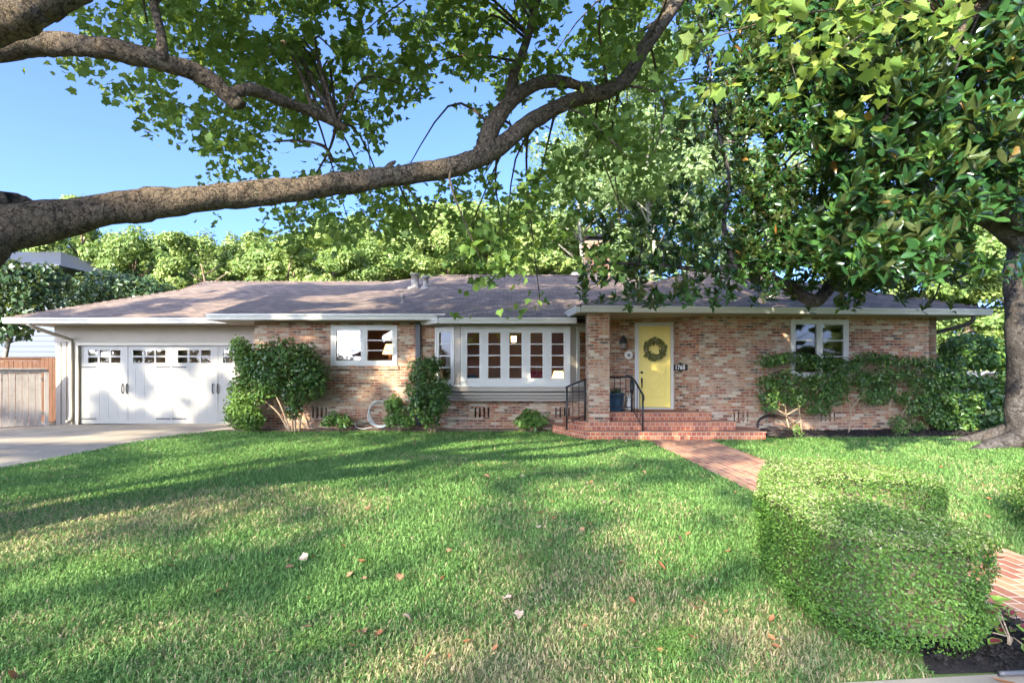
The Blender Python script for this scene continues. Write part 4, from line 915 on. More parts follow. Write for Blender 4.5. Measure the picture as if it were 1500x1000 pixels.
# ------------------------------------------------------------------ the clipped hedge
def poly_in(poly, x, y):
    c = np.zeros(len(x), bool); n = len(poly)
    for i in range(n):
        x0, y0 = poly[i]; x1, y1 = poly[(i + 1) % n]
        k = ((y0 > y) != (y1 > y)); c ^= k & (x < (x1 - x0) * (y - y0) / ((y1 - y0) if y1 != y0 else 1e-9) + x0)
    return c
HP = [(1.84, 4.22), (1.77, 3.75), (1.76, 3.34), (1.92, 3.04), (2.22, 2.93), (2.47, 2.96), (2.62, 3.15), (2.62, 3.38), (2.48, 3.62), (2.36, 3.9), (2.32, 4.2), (2.42, 4.6), (2.72, 4.86), (3.15, 4.74), (3.42, 4.55), (3.54, 4.7), (3.5, 5.15), (3.2, 5.5), (2.85, 5.68), (2.52, 5.55), (2.18, 5.0)]
HH = .66
def hedge():
    e = empty('boxwood_hedge', (2.2, 3.9, 0), 'clipped boxwood hedge curling round in a hook beside the brick path', 'hedge')
    pl = np.array(HP); N = len(pl)
    pl2 = np.array([tuple(p)[:2] for p in crom([(x, y, 0) for x, y in HP + HP[:1]], 4)])[:-1]; n2 = len(pl2)
    seg = np.roll(pl2, -1, 0) - pl2; sl_ = np.linalg.norm(seg, axis=1); Ltot = sl_.sum()
    nrm2 = np.stack([seg[:, 1], -seg[:, 0]], 1) / sl_[:, None]
    area = .5 * np.sum(pl2[:, 0] * np.roll(pl2[:, 1], -1) - np.roll(pl2[:, 0], -1) * pl2[:, 1])
    if area < 0: nrm2 = -nrm2
    # sides
    ns = 90000; i = RNG.choice(n2, ns, p=sl_ / Ltot); t = RNG.random(ns)[:, None]
    q = pl2[i] + seg[i] * t; z = RNG.uniform(.02, HH, ns)
    inward = .07 * np.clip((.20 - z) / .20, 0, 1) + .035 * np.clip((z - HH + .07) / .07, 0, 1) ** 2
    lump = .07 * (vnoise(q[:, 0] * 5 + q[:, 1] * 3, z * 6) - .5) + .055 * (vnoise(q[:, 0] * 17 + q[:, 1] * 13, z * 19) - .5)
    depth = np.abs(RNG.normal(0, .035, ns)) - .012
    off = -(inward + depth) + lump
    keep = RNG.random(ns) < np.clip(.22 + z / .22 + (vnoise(q[:, 0] * 9, q[:, 1] * 9 + z * 8) - .5), .05, 1)
    p1 = np.stack([q[:, 0] + nrm2[i, 0] * off, q[:, 1] + nrm2[i, 1] * off, z], 1)[keep]
    n1 = np.stack([nrm2[i, 0], nrm2[i, 1], np.full(ns, .2)], 1)[keep] + RNG.normal(0, .55, (keep.sum(), 3))
    # top
    nt = 95000; xy = RNG.uniform(pl2.min(0), pl2.max(0), (nt, 2)); k = poly_in([tuple(a) for a in pl2], xy[:, 0], xy[:, 1]); xy = xy[k]
    zt = HH + .035 * (vnoise(xy[:, 0] * 5, xy[:, 1] * 5) - .5) + .02 * (vnoise(xy[:, 0] * 15, xy[:, 1] * 15) - .5) - np.abs(RNG.normal(0, .02, len(xy))) + .008
    dd = np.min(np.linalg.norm(xy[:, None, :] - pl2[None, ::2, :], axis=2), axis=1); zt -= .035 * np.clip((.07 - dd) / .07, 0, 1) ** 2
    p2 = np.stack([xy[:, 0], xy[:, 1], zt], 1); n2_ = np.array([0, 0, 1.0]) + RNG.normal(0, .6, (len(xy), 3))
    # a few long shoots standing out
    sh_ = []
    for j in range(70):
        q0 = xy[RNG.integers(len(xy))]; hh = RNG.uniform(.04, .13); dx_, dy_ = RNG.normal(0, .25, 2)
        for t_ in np.arange(.1, 1.01, .12): sh_.append((q0[0] + dx_ * hh * t_, q0[1] + dy_ * hh * t_, HH - .02 + hh * t_))
    sh_ = np.array(sh_) + RNG.normal(0, .006, (len(sh_), 3))
    pos = np.concatenate([p1, p2, sh_]); nr = np.concatenate([n1, n2_, RNG.normal(0, .6, sh_.shape) + [0, -.2, .6]])
    hole = (vnoise(pos[:, 0] * 7 + pos[:, 1] * 5, pos[:, 2] * 8 + pos[:, 1] * 3) < .16) & (pos[:, 2] < HH - .1) & (RNG.random(len(pos)) < .75); pos, nr = pos[~hole], nr[~hole]
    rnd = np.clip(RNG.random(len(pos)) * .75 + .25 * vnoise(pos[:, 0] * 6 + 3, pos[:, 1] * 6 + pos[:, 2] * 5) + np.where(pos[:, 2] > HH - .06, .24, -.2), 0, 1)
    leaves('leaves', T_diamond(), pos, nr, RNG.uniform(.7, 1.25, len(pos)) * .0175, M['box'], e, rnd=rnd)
    # dense brown twiggy heart
    m = MB(); c_in = [Vector((x, y)) for x, y in pl2]; ins = []
    for j in range(n2): ins.append((pl2[j, 0] - nrm2[j, 0] * .10, pl2[j, 1] - nrm2[j, 1] * .10))
    m.prism(ins, .12, HH - .09); m.build('twig_core', M['bark'], e)
    for j in range(9):
        u = RNG.integers(0, n2); x, y = pl2[u] - nrm2[u] * .13; m = MB(); m.tube([(x, y, 0), (x + .02, y, .1), (x - .01, y + .01, .25)], .012, 6); m.build('stem', M['bark'], e)
hedge()
bush('boxwood_shrub', 'end of another clipped hedge across the brick path at the frame edge', 'hedge', (5.1, 5.1, 0), [((5.12, 5.05, .35), (.4, .5, .36)), ((5.45, 5.6, .33), (.4, .5, .34)), ((5.3, 4.8, .3), (.4, .4, .32))], 5200, .024, M['box'], [[(5.1, 5.1, 0), (5.12, 5.1, .2), (5.15, 5.15, .4)]], T_diamond(), stemmat='bark')
n = 2600; x = RNG.uniform(2.2, 3.1, n); y = RNG.uniform(2.93, 3.68, n)
leaves('mulch_chips', T_diamond(), np.stack([x, y, RNG.uniform(.02, .05, n)], 1), np.array([0, 0, 1.]) + RNG.normal(0, .5, (n, 3)), RNG.uniform(.012, .04, n), M['mulch']); tag(bpy.data.objects['mulch_chips'], 'black shredded bark mulch between hedge and brick path', 'mulch', kind='stuff')
n = 2600; x = RNG.uniform(5.6, 11.2, n); y = RNG.uniform(12.8, 13.5, n)
leaves('mulch_chips', T_diamond(), np.stack([x, y, RNG.uniform(.06, .12, n)], 1), np.array([0, 0, 1.]) + RNG.normal(0, .5, (n, 3)), RNG.uniform(.03, .07, n), M['mulch']); tag(bpy.data.objects['mulch_chips.001'], 'dark bark mulch under the flat trained bushes of the wing', 'mulch', kind='stuff')
# leafy bits in the mulch strip beside the hedge
def coleus(x, y, label, red, s=1.0):
    e = empty('coleus_plant', (x, y, .02), label, 'plant'); n = 16; a = RNG.uniform(0, 6.28, n); rr = RNG.uniform(.02, .10, n) * s; zz_ = RNG.uniform(.06, .2, n) * s
    ps = np.stack([x + np.cos(a) * rr, y + np.sin(a) * rr, zz_], 1); hd = np.stack([np.cos(a), np.sin(a), RNG.uniform(-.3, .3, n)], 1); nr = np.array([0, -.3, 1.]) + RNG.normal(0, .25, (n, 3)); sz = RNG.uniform(.07, .11, n) * s
    leaves('foliage', T_oval(), ps, nr, sz, M['coleus'], e, head=hd)
    if red: leaves('foliage', T_oval(), ps + hd * .012 + unit(nr) * .004, nr, sz * .68, M['coleusred'], e, head=hd)
    m = MB()
    for k in range(4): m.tube([(x, y, 0), (x + .01 * k, y, .08), (ps[k][0], ps[k][1], ps[k][2])], .004, 5)
    m.build('stem', M['twig'], e)
coleus(2.72, 3.12, 'coleus with dark red leaf centres and lime edges in the mulch', True)
coleus(2.80, 3.36, 'plain lime green coleus in the mulch beside the hedge', False)
coleus(2.95, 3.55, 'bronze tinged low plant where mulch meets the brick path', False, .8)
m = MB(); m.tube(crom([(2.45, 2.86, .02), (2.7, 2.855, .03), (2.95, 2.86, .025), (3.2, 2.87, .02)], 5), .013, 8); o = m.build('drip_pipe', M['gun'], loc=(2.8, 2.86, .02)); tag(o, 'dark plastic drip pipe lying along the sidewalk edge', 'pipe')

# ------------------------------------------------------------------ grass
def grass():
    X = []; Y = []
    for y0 in np.arange(2.78, 14.3, .25):
        yc = y0 + .125; w0, w1 = max(-8.2, -.93 * yc - 3.2), min(14.0, .93 * yc + 2.2); dn = 7600 * (3 / yc) ** 1.55; n = int(dn * (w1 - w0) * .25); X.append(RNG.uniform(w0, w1, n)); Y.append(RNG.uniform(y0, y0 + .25, n))
    X = np.concatenate(X); Y = np.concatenate(Y)
    ed = .06 * (vnoise(X * 4, Y * 4) - .5)
    px0 = PX0 - .2 * (Y - 2.8) / 9.6; px1 = PX1 + .1 * (Y - 2.8) / 9.6
    edge = np.interp(Y, [2.78, 12.4, 12.9, 14.4], [-7.97, -7.97, -7.93, -7.38])
    k = (X > edge + ed) & ~((X > px0 + ed) & (X < px1 + ed)) & ~poly_in([(x - (x - 2.45) * .16, y - (y - 4.0) * .10) for x, y in HP], X, Y)
    k &= ~((Y > 14.04 + ed) & (X < 1.05)) & ~((Y > 12.40 + ed * .3) & (X > 1.6) & (X < 5.56)) & ~((Y > 12.40 + (1.62 - X) * 2.1) & (X > .98) & (X < 1.65))
    k &= ~((X > 5.5) & (Y > 12.76 + (X - 5.56) * .034 + ed)) & ~((X > 2.15 + ed) & (X < 3.12) & (Y < 3.6 + ed)) & ~(Y < 2.78 + np.clip((X - 1.2) * .095, 0, .2) + ed * .5) & ~((X > 3.1) & (X < 4.25))
    X, Y = X[k], Y[k]
    def el(cx, cy, rx, ry):                         # dry or lush patches of the lawn
        return np.exp(-(((X - cx) / rx) ** 2 + ((Y - cy) / ry) ** 2))
    dry = .10 + .55 * (vnoise(X * 1.1 + 9, Y * 1.1) - .5) + .35 * (vnoise(X * 4.3, Y * 4.3 + 5) - .5)
    dry += .5 * el(.2, 3.4, 1.3, .9) + .34 * el(-.5, 2.9, 1.0, .4) + .5 * el(1.5, 3.3, .45, .6) + .55 * el(-4.6, 5.2, 1.5, 1.1) + .45 * el(-3.4, 6.2, 1.3, 1.0) + .2 * el(.4, 4.4, .9, .7) + .3 * el(4.6, 6.0, .5, 1.8)
    dry -= .45 * el(-2.6, 4.0, .9, .45) + .4 * el(.85, 3.1, .3, .2) + .3 * el(1.4, 3.9, .3, .4) + .25 * np.clip((Y - 7) / 4, 0, 1) + .3 * el(-1.6, 4.5, 1.0, .9)
    keep = RNG.random(len(X)) > np.clip(dry * .55 - .12, 0, .5); X, Y, dry = X[keep], Y[keep], dry[keep]; n = len(X)
    sc = (Y / 3) ** .62; w = .0032 * sc * RNG.uniform(.7, 1.3, n); h = (.027 + .020 * vnoise(X * 2.3, Y * 2.3)) * RNG.uniform(.55, 1.35, n) * (1 - .25 * np.clip(dry, 0, 1)) * (1 + .12 * (sc - 1))
    a = RNG.uniform(0, 6.283, n); lean = RNG.uniform(.5, 1.6, n) + .5 * np.clip(dry, 0, 1); b = a + RNG.normal(0, .6, n) + 1.57
    dx, dy = np.cos(a) * w, np.sin(a) * w; lx, ly = np.cos(b) * h * lean, np.sin(b) * h * lean
    z0 = -.012
    V = np.empty((n, 5, 3)); V[:, 0] = np.stack([X - dx, Y - dy, np.full(n, z0)], 1); V[:, 1] = np.stack([X + dx, Y + dy, np.full(n, z0)], 1)
    V[:, 2] = np.stack([X + dx * .8 + lx * .4, Y + dy * .8 + ly * .4, h * .62], 1); V[:, 3] = np.stack([X - dx * .8 + lx * .4, Y - dy * .8 + ly * .4, h * .62], 1); V[:, 4] = np.stack([X + lx, Y + ly, h * np.clip(1.05 - .35 * lean, .35, 1)], 1)
    F = (np.array([0, 1, 2, 3, 3, 2, 4])[None, :] + (np.arange(n) * 5)[:, None]).ravel()
    isdry = RNG.random(n) < np.clip(dry, .015, .92)
    tint = np.where(isdry, RNG.uniform(.62, 1, n), np.clip(.05 + .5 * RNG.random(n) * (.55 + .6 * vnoise(X * .7 + 4, Y * .7)), 0, .58))
    me = np_mesh('grass', V.reshape(-1, 3), F, np.tile([4, 3], n), {'tint': np.repeat(tint, 2)})
    o = link('grass', me, M['grass']); tag(o, 'short lawn grass, bright green with straw coloured dry patches', 'grass', kind='stuff'); print('blades', n)
grass()

n = 5200; cc = [(-2.7, 4.0, .55, .3), (-2.2, 3.75, .3, .2), (.85, 3.12, .22, .13), (.95, 3.3, .2, .12), (-3.3, 4.6, .3, .2), (.2, 4.6, .25, .2), (-1.1, 3.2, .25, .12)]; ci = RNG.integers(0, len(cc), n); ca = np.array(cc)[ci]
x = ca[:, 0] + RNG.normal(0, .5, n) * ca[:, 2]; y = np.maximum(2.85, ca[:, 1] + RNG.normal(0, .5, n) * ca[:, 3])
leaves('clover', T_oval(), np.stack([x, y, RNG.uniform(.012, .04, n)], 1), np.array([0, -.1, 1.]) + RNG.normal(0, .3, (n, 3)), RNG.uniform(.009, .017, n), M['herb']); tag(bpy.data.objects['clover'], 'patches of low clover and weeds in the lawn', 'clover', kind='stuff')
# ------------------------------------------------------------------ trees
def tree_bg(name, label, X, Y, H, W_, mat, barkm, n, lsz, seed, trunk=True, group=None, low=.15, tmpl=None, rz=0):
    rg = np.random.default_rng(seed); e = empty(name, (X, Y, 0), label, 'tree', group)
    m = MB(); tr = (.011 if name == 'pale_tree' else .016) * H
    pts = [(X + rg.normal(0, .05) * i, Y + rg.normal(0, .05) * i, H * .8 * i / 6) for i in range(7)]
    m.tube(crom(pts, 3), list(np.linspace(tr, tr * .25, 19)), 9, lump=.12, seed=seed)
    bl = []
    for i in range(34):
        z = H * rg.uniform(low, .93); f = math.sqrt(max(.05, 1 - ((z / H - .5) / .56) ** 2)); a = rg.uniform(0, 6.283); r = W_ * f * rg.uniform(.2, .85)
        c = (X + r * math.cos(a), Y + r * math.sin(a), z); s = rg.uniform(.5, 1.0) * W_ * .33; bl.append((c, (s, s, s * rg.uniform(.55, .85))))
        zb = max(.1 * H, z - r * .7); m.tube([(X, Y, zb), ((X + c[0]) / 2, (Y + c[1]) / 2, (zb + z) / 2 + .1), c], [tr * .35, tr * .2, tr * .06], 6)
    m.build('trunk', barkm, e)
    bl.append(((X, Y, H * .9), (W_ * .25, W_ * .25, H * .1)))
    pos = []; nr = []
    per = n // len(bl)
    for c, r in bl:
        d = unit(rg.normal(size=(per, 3))); q = rg.uniform(0, 1, per) ** .4 * (1 + .5 * (vnoise(d[:, 0] * 2.5 + c[0], d[:, 2] * 2.5 + c[1]) - .5)); pos.append(np.array(c) + d * np.array(r) * q[:, None]); nr.append(d + rg.normal(0, .5, (per, 3)) + [0, 0, .3])
    pos = np.concatenate(pos); nr = np.concatenate(nr)
    cl = vnoise(pos[:, 0] * 1.3 + seed, pos[:, 2] * 1.3 + pos[:, 1])
    leaves('crown', tmpl or T_diamond(), pos, nr, rg.uniform(.7, 1.3, len(pos)) * lsz, mat, e, rng=rg, rnd=np.clip(rg.random(len(pos)) * .7 + .4 * (cl - .3), 0, 1)); return e
BGL = 'sunlit yellow green trees in a row behind the roof'
bgspec = [(120, 31, 288, 3.0, 'small crowned yellow green tree rising above the neighbour roof'), (195, 29, 330, 2.8, 'rounded sunlit tree behind the dark clipped shrub'), (255, 33, 345, 2.6, 'sunlit tree where the garage ridge begins'), (300, 28, 338, 2.6, 'dense sunlit tree above the garage ridge'),
          (375, 34, 355, 2.8, 'lower sunlit tree under the long limb gap'), (430, 29, 338, 2.6, 'sunlit tree with a thin dark trunk showing over the roof'), (490, 31, 322, 2.8, 'sunlit tree in the middle of the row'), (545, 28, 345, 2.4, 'sunlit tree with reddish bare trunk above the ridge'),
          (600, 33, 300, 3.0, 'taller sunlit tree behind the pair of roof vents'), (655, 29, 300, 2.8, 'sunlit tree behind the hanging sycamore sprays'), (715, 31, 295, 3.0, 'broad sunlit tree above the bay roof'), (770, 28, 320, 2.6, 'sunlit tree just beside the chimney')]
protos = []
for i, (px, Y, pyt, wd, lb) in enumerate(bgspec):
    b = P(px, 540, Y); H = CZ + (HY - pyt) / FPX * Y
    if i < 3:
        e = tree_bg('background_tree', lb, b.x, Y, H, wd, M['bg' if i != 1 else 'bggreen'], M['bark'], 42000, .175, 40 + i, group=BGL); protos.append((e, H))
    else:
        s, H0 = protos[i % 3]; e = copy_tree(s); e.location = (b.x, Y, 0); e.rotation_euler.z = random.uniform(0, 6.28); k = H / H0; e.scale = (k * random.uniform(1.1, 1.35), k * random.uniform(1.1, 1.35), k); e['label'] = lb
for px, Y, pyt, lb in ((1265, 30, 380, 'yellow green tree seen under the magnolia, over the wing roof'), (1345, 26, 290, 'yellow green tree beyond the wing gutter'), (1420, 30, 260, 'yellow green tree beside the magnolia trunk'), (1490, 27, 330, 'yellow green tree partly behind the magnolia trunk'), (1560, 30, 250, 'yellow green tree past the magnolia trunk'), (20, 36, 330, 'small sunlit tree above the limb at the sky edge')):
    s, H0 = protos[len(lb) % 3]; e = copy_tree(s); b = P(px, 540, Y); e.location = (b.x, Y, 0); H = CZ + (HY - pyt) / FPX * Y; e.rotation_euler.z = random.uniform(0, 6.28); k = H / H0; e.scale = (k * 1.15, k * 1.15, k); e['label'] = lb; e['group'] = 'sunlit trees at both ends of the lot'
for i, (px, pyt, Y, lb) in enumerate([(90, 345, 38, 'farther sunlit tree at the neighbour roof'), (160, 338, 40, 'farther sunlit tree behind the dark shrub'), (225, 340, 37, 'farther sunlit tree over the garage hip'), (285, 345, 39, 'farther sunlit tree above the garage ridge start'), (340, 342, 38, 'farther sunlit tree closing the gap over the garage'), (405, 340, 40, 'farther sunlit tree behind the thin dark trunk'), (465, 330, 38, 'farther sunlit tree in the middle of the far row'), (525, 325, 40, 'farther sunlit tree behind the reddish trunk'), (580, 305, 38, 'farther sunlit tree above the roof vents'), (635, 300, 40, 'farther sunlit tree past the roof vents'), (690, 292, 38, 'farther sunlit tree behind the bay roof'), (745, 300, 40, 'farther sunlit tree close to the chimney'), (815, 310, 38, 'farther sunlit tree behind the chimney')]):
    s, H0 = protos[(i + 1) % 3]; e = copy_tree(s); b = P(px, 540, Y); e.location = (b.x, Y, 0); H = CZ + (HY - pyt) / FPX * Y; k = H / H0; e.rotation_euler.z = i * 1.7; e.scale = (k * 1.25, k * 1.25, k); e['label'] = lb; e['group'] = 'farther row of sunlit trees behind the roof'
for i, (X, Y, k, lb) in enumerate([(-34, -26, 1.0, 'row tree across the street, farthest along'), (-27, -30, 1.1, 'row tree across the street beyond the bend'), (-9, -30, .9, 'row tree across the street facing the bay window'), (-2, -27, .85, 'row tree across the street facing the porch'), (5, -29, 1.0, 'row tree across the street facing the wing'), (12, -27, 1.1, 'row tree across the street by the magnolia'), (20, -28, 1.0, 'row tree across the street past the magnolia'), (29, -30, 1.1, 'last row tree across the street')]):
    s, H0 = protos[i % 3]; e = copy_tree(s); e.location = (X, Y, 0); e.scale = (k * 1.3,) * 2 + (k,); e.rotation_euler.z = i; e['label'] = lb; e['group'] = 'trees across the street'
e = empty('brown_house', (-3, -27, 0), 'low brown house across the street', 'house')
m = MB(); m.box(-14, 9, -32, -24, 0, 2.8); m.build('wall', M['tan'], e)
m = MB(); m.raw([(-14.8, -23.2, 2.75), (9.8, -23.2, 2.75), (9.8, -32.8, 2.75), (-14.8, -32.8, 2.75), (-10, -28, 5.4), (5, -28, 5.4)], [(0, 1, 5, 4), (1, 2, 5), (2, 3, 4, 5), (3, 0, 4), (0, 3, 2, 1)]); rf = m.build('roof', M['roof'], e)
m = MB(); m.box(-4.5, -3.6, -27.6, -26.9, 4.0, 6.4); m.build('chimney', M['brick'], rf)
for x in (-11, -5, 1.5, 6):
    m = MB(); m.box(x - .8, x + .8, -23.999, -23.95, .9, 2.2); w_ = m.build('window', M['white'], e); m = MB(); m.face([(x - .7, -23.94, 1.0), (x + .7, -23.94, 1.0), (x + .7, -23.94, 2.1), (x - .7, -23.94, 2.1)]); m.build('pane', M['gun'], w_)
for i, x in enumerate((-46, -40, -34, -28, -22, -16, 14, 20, 27, 33, 39)): bush('added_shrub', 'unseen round shrub added to keep bright sky out of window reflections', 'shrub', (x, -20, 0), [((x, -20, 1.5), (3.2, 1.5, 1.6)), ((x + 1.5, -20.4, 1.1), (2.2, 1.3, 1.3))], 60, .22, M['dkleaf'], [[(x, -20, 0), (x, -20, 1), (x + .3, -20, 2)]], group='added shrubs blocking sky reflections in the windows')  # unseen shrubs added to block bright sky reflected in the windows
for i, (X, k, lb) in enumerate([(-44, .85, 'unseen tree added to block reflected sky, first'), (-38, .75, 'unseen tree added to block reflected sky, second'), (-31, .8, 'unseen tree added to block reflected sky, third'), (-24.5, .75, 'unseen tree added to block reflected sky, fourth'), (-18, .7, 'unseen tree added to block reflected sky beside the brown house'), (27, .75, 'unseen tree added to block reflected sky on the magnolia side'), (33, .8, 'unseen tree added to block reflected sky, further along'), (39, .8, 'unseen tree added to block reflected sky, at the far end')]):  # unseen small trees added to hide bright sky from the panes
    s, H0 = protos[i % 3]; e = copy_tree(s); e.location = (X, -23.5, 0); e.scale = (k * 1.3,) * 2 + (k * 6.5 / H0 / k * 1.0,); e.rotation_euler.z = i * 2.1; e['label'] = lb; e['group'] = 'added trees blocking sky reflections in the windows'
# tall pale trees behind the chimney
tree_bg('pale_tree', 'tall airy pale green tree with a white trunk behind the chimney', P(955, 540, 30).x, 30, 19.5, 5.6, M['bgpale'], M['palebark'], 24000, .23, 61, low=.2)
tree_bg('pale_tree', 'airy pale tree filling the gap between sycamore and magnolia', P(855, 540, 33).x, 33, 18, 5.2, M['bgpale'], M['palebark'], 22000, .23, 62, low=.15)
tree_bg('pale_tree', 'tall pale tree showing through the magnolia crown', P(1090, 540, 31).x, 31, 19, 5.6, M['bgpale'], M['palebark'], 20000, .23, 63, low=.15)
tree_bg('pale_tree', 'pale green tree behind the porch roof, left of the white trunk', P(905, 540, 36).x, 36, 16.5, 6.0, M['bgpale'], M['bark'], 24000, .24, 64, low=.12)
tree_bg('pale_tree', 'pale green tree behind the porch roof under the magnolia edge', P(1010, 540, 38).x, 38, 19, 6.5, M['bgpale'], M['bark'], 24000, .25, 65, low=.12)
# dark shrubs at the neighbour's side
e = bush('dark_tree', 'dark leafy tree with a leaning pale trunk in front of the neighbour house', 'tree', P(12, 620, 18), [pb(20, 410, 18, 48, 30, 1.0), pb(-20, 440, 18, 50, 40, 1.0), pb(50, 445, 18, 30, 30, .8), pb(10, 480, 18, 34, 22, .8), pb(70, 410, 18.5, 26, 24, .8), pb(-40, 390, 18, 40, 40, 1), pb(-10, 330, 18, 22, 50, .8)], 90, .19, M['dkleaf'], [[tuple(P(0, 560, 18)), tuple(P(12, 500, 18)), tuple(P(20, 465, 18)), tuple(P(30, 430, 18))]], stemr=.09, stemmat='palebark', fname='crown')
e = bush('clipped_tree', 'round dark green shrub behind the garage roof', 'shrub', P(165, 600, 21.5), [pb(170, 425, 21.5, 60, 30, 1.4), pb(120, 430, 21.5, 42, 26, 1.2), pb(215, 428, 21.5, 38, 26, 1.2), pb(240, 440, 21.5, 26, 20, 1.0), pb(165, 470, 21.5, 80, 30, 1.3)], 80, .16, M['dkleaf'], [[tuple(P(165, 600, 21.5)), tuple(P(165, 520, 21.5)), tuple(P(168, 440, 21.5))]], stemr=.12, stemmat='bark', fname='crown')

# --- the great sycamore: trunk outside the frame, long limbs and crown overhead
SYC = empty('sycamore_tree', (-6.3, 3.6, 0), 'huge sycamore whose mottled limbs and lobed leaves arch over the lawn and roof', 'tree')
m = MB(); m.tube(crom([(-6.5, 3.4, -.1), (-6.3, 3.6, .5), (-6.2, 3.75, 1.2), (-6.15, 3.8, 2.2), (-6.25, 3.7, 3.4), (-6.5, 3.4, 5.5), (-6.6, 3.0, 8)], 5), lerps([.85, .6, .52, .5, .46, .34, .2], 5), 20, lump=.1, seed=2); m.build('trunk', M['sycbark'], SYC)
def limb(pts, rad, seed, n=14):
    g_ = np.random.default_rng(seed); q = crom(pts, 9); L = len(q); rr = np.array(lerps(rad, 9)) * (1 + .10 * (np.interp(np.arange(L), np.arange(0, L + 4, 4), g_.random(len(np.arange(0, L + 4, 4)))) - .5))
    q = [v + Vector(g_.normal(0, .004, 3)) * min(1, r_ * 8) for v, r_ in zip(q, rr)]
    m = MB(); m.tube(q, list(rr), n, lump=.085, seed=seed); m.build('limb', M['sycbark'], SYC); return q
def lp(px, py, Y): return tuple(P(px, py, Y))
LIMBS = []
LIMBS.append(limb([(-6.15, 3.8, 2.1), lp(-120, 385, 4.3), lp(0, 338, 4.6), lp(100, 318, 4.8), lp(200, 301, 5.0), lp(300, 291, 5.2), lp(420, 279, 5.5), lp(520, 266, 5.8), lp(600, 255, 6.0), lp(680, 240, 6.2), lp(730, 214, 6.4), lp(780, 178, 6.6), lp(835, 148, 6.9), lp(908, 124, 7.2), lp(950, 60, 7.4), lp(1000, -10, 7.6), lp(1040, -90, 7.9)], [.32, .25, .20, .155, .135, .122, .112, .106, .104, .112, .105, .092, .085, .092, .09, .085, .07], 5, 18))
LIMBS.append(limb([lp(-60, 310, 4.5), lp(10, 305, 4.75), lp(48, 318, 4.85), lp(80, 330, 4.9)], [.10, .14, .11, .03], 6))
LIMBS.append(limb([lp(706, 230, 6.3), lp(722, 185, 6.4), lp(748, 148, 6.5), lp(785, 124, 6.65), lp(825, 120, 6.8), lp(862, 130, 7.0), lp(895, 128, 7.15)], [.11, .10, .085, .075, .065, .05, .02], 7))
LIMBS.append(limb([lp(745, 152, 6.48), lp(752, 112, 6.6), lp(768, 70, 6.8), lp(785, 10, 7.0), lp(800, -60, 7.2)], [.06, .055, .05, .045, .04], 8, 10))
LIMBS.append(limb([(-6.2, 3.75, 2.9), lp(-150, 90, 4.2), lp(0, 70, 4.4), lp(80, 65, 4.5), lp(160, 72, 4.6), lp(240, 92, 4.8), lp(300, 112, 5.0), lp(335, 142, 5.1), lp(352, 155, 5.15)], [.2, .13, .10, .085, .085, .082, .072, .07, .06], 9))
LIMBS.append(limb([lp(335, 138, 5.12), lp(370, 132, 5.3), lp(420, 150, 5.6), lp(470, 170, 5.9), lp(505, 188, 6.1)], [.05, .06, .055, .05, .035], 10, 10))
LIMBS.append(limb([lp(400, 208, 6.5), lp(440, 206, 6.6), lp(475, 215, 6.6), lp(488, 238, 6.7)], [.009, .015, .02, .016], 11, 8))
LIMBS.append(limb([lp(238, 90, 4.75), lp(236, 50, 4.8), lp(226, 10, 4.9), lp(215, -50, 5.0)], [.05, .04, .036, .03], 12, 8))
LIMBS.append(limb([(-6.35, 3.6, 3.6), (-4.6, 3.5, 3.45), lp(-120, 62, 3.4), lp(0, 24, 3.35), lp(60, -2, 3.35), lp(120, -40, 3.4), lp(220, -110, 3.5)], [.24, .18, .15, .135, .125, .115, .10], 13, 18))
LIMBS.append(limb([lp(560, 258, 5.9), lp(572, 242, 5.88), lp(580, 236, 5.87)], [.05, .03, .008], 22, 10))
LIMBS.append(limb([lp(1380, 110, 6.6), lp(1405, 50, 6.5), lp(1440, 5, 6.4), lp(1480, -60, 6.3)], [.03, .05, .065, .07], 14, 9))
SY_GRID = np.array([
 [.10, .65, .85, .95, .80, .85, .85, .85, .95, .90, .30, .35, .55, .45, .20, .0],
 [.10, .55, .75, .95, .90, .80, .95, .75, .90, .85, .15, .40, .65, .35, .05, .0],
 [.00, .30, .60, .85, .95, .90, .75, .45, .60, .70, .05, .15, .45, .15, .00, .0],
 [.00, .05, .35, .80, .95, .65, .12, .40, .75, .60, .02, .02, .15, .05, .00, .0],
 [.00, .00, .10, .65, .80, .55, .08, .45, .75, .45, .0, .0, .0, .0, .0, .0],
 [.00, .00, .02, .30, .55, .60, .35, .65, .70, .30, .0, .0, .0, .0, .0, .0],
 [.00, .00, .00, .22, .55, .65, .60, .70, .70, .20, .0, .0, .0, .0, .0, .0],
 [.00, .03, .00, .02, .08, .16, .35, .50, .45, .05, .0, .0, .0, .0, .0, .0],
 [.00, .00, .00, .00, .00, .00, .03, .30, .08, .00, .0, .0, .0, .0, .0, .0],
 [.00, .00, .00, .00, .00, .00, .00, .10, .00, .00, .0, .0, .0, .0, .0, .0]])
def gridval(g, px, py):
    i = np.clip(py / 50 - .5, 0, g.shape[0] - 1.001); j = np.clip(px / 100 - .5, 0, g.shape[1] - 1.001); i0 = i.astype(int); j0 = j.astype(int); fi = i - i0; fj = j - j0
    return (g[i0, j0] * (1 - fj) + g[i0, j0 + 1] * fj) * (1 - fi) + (g[i0 + 1, j0] * (1 - fj) + g[i0 + 1, j0 + 1] * fj) * fi
def proj(p):
    y = np.maximum(p[:, 1], .05); return HX + FPX * p[:, 0] / y, HY - FPX * (p[:, 2] - CZ) / y, p[:, 1] > .3
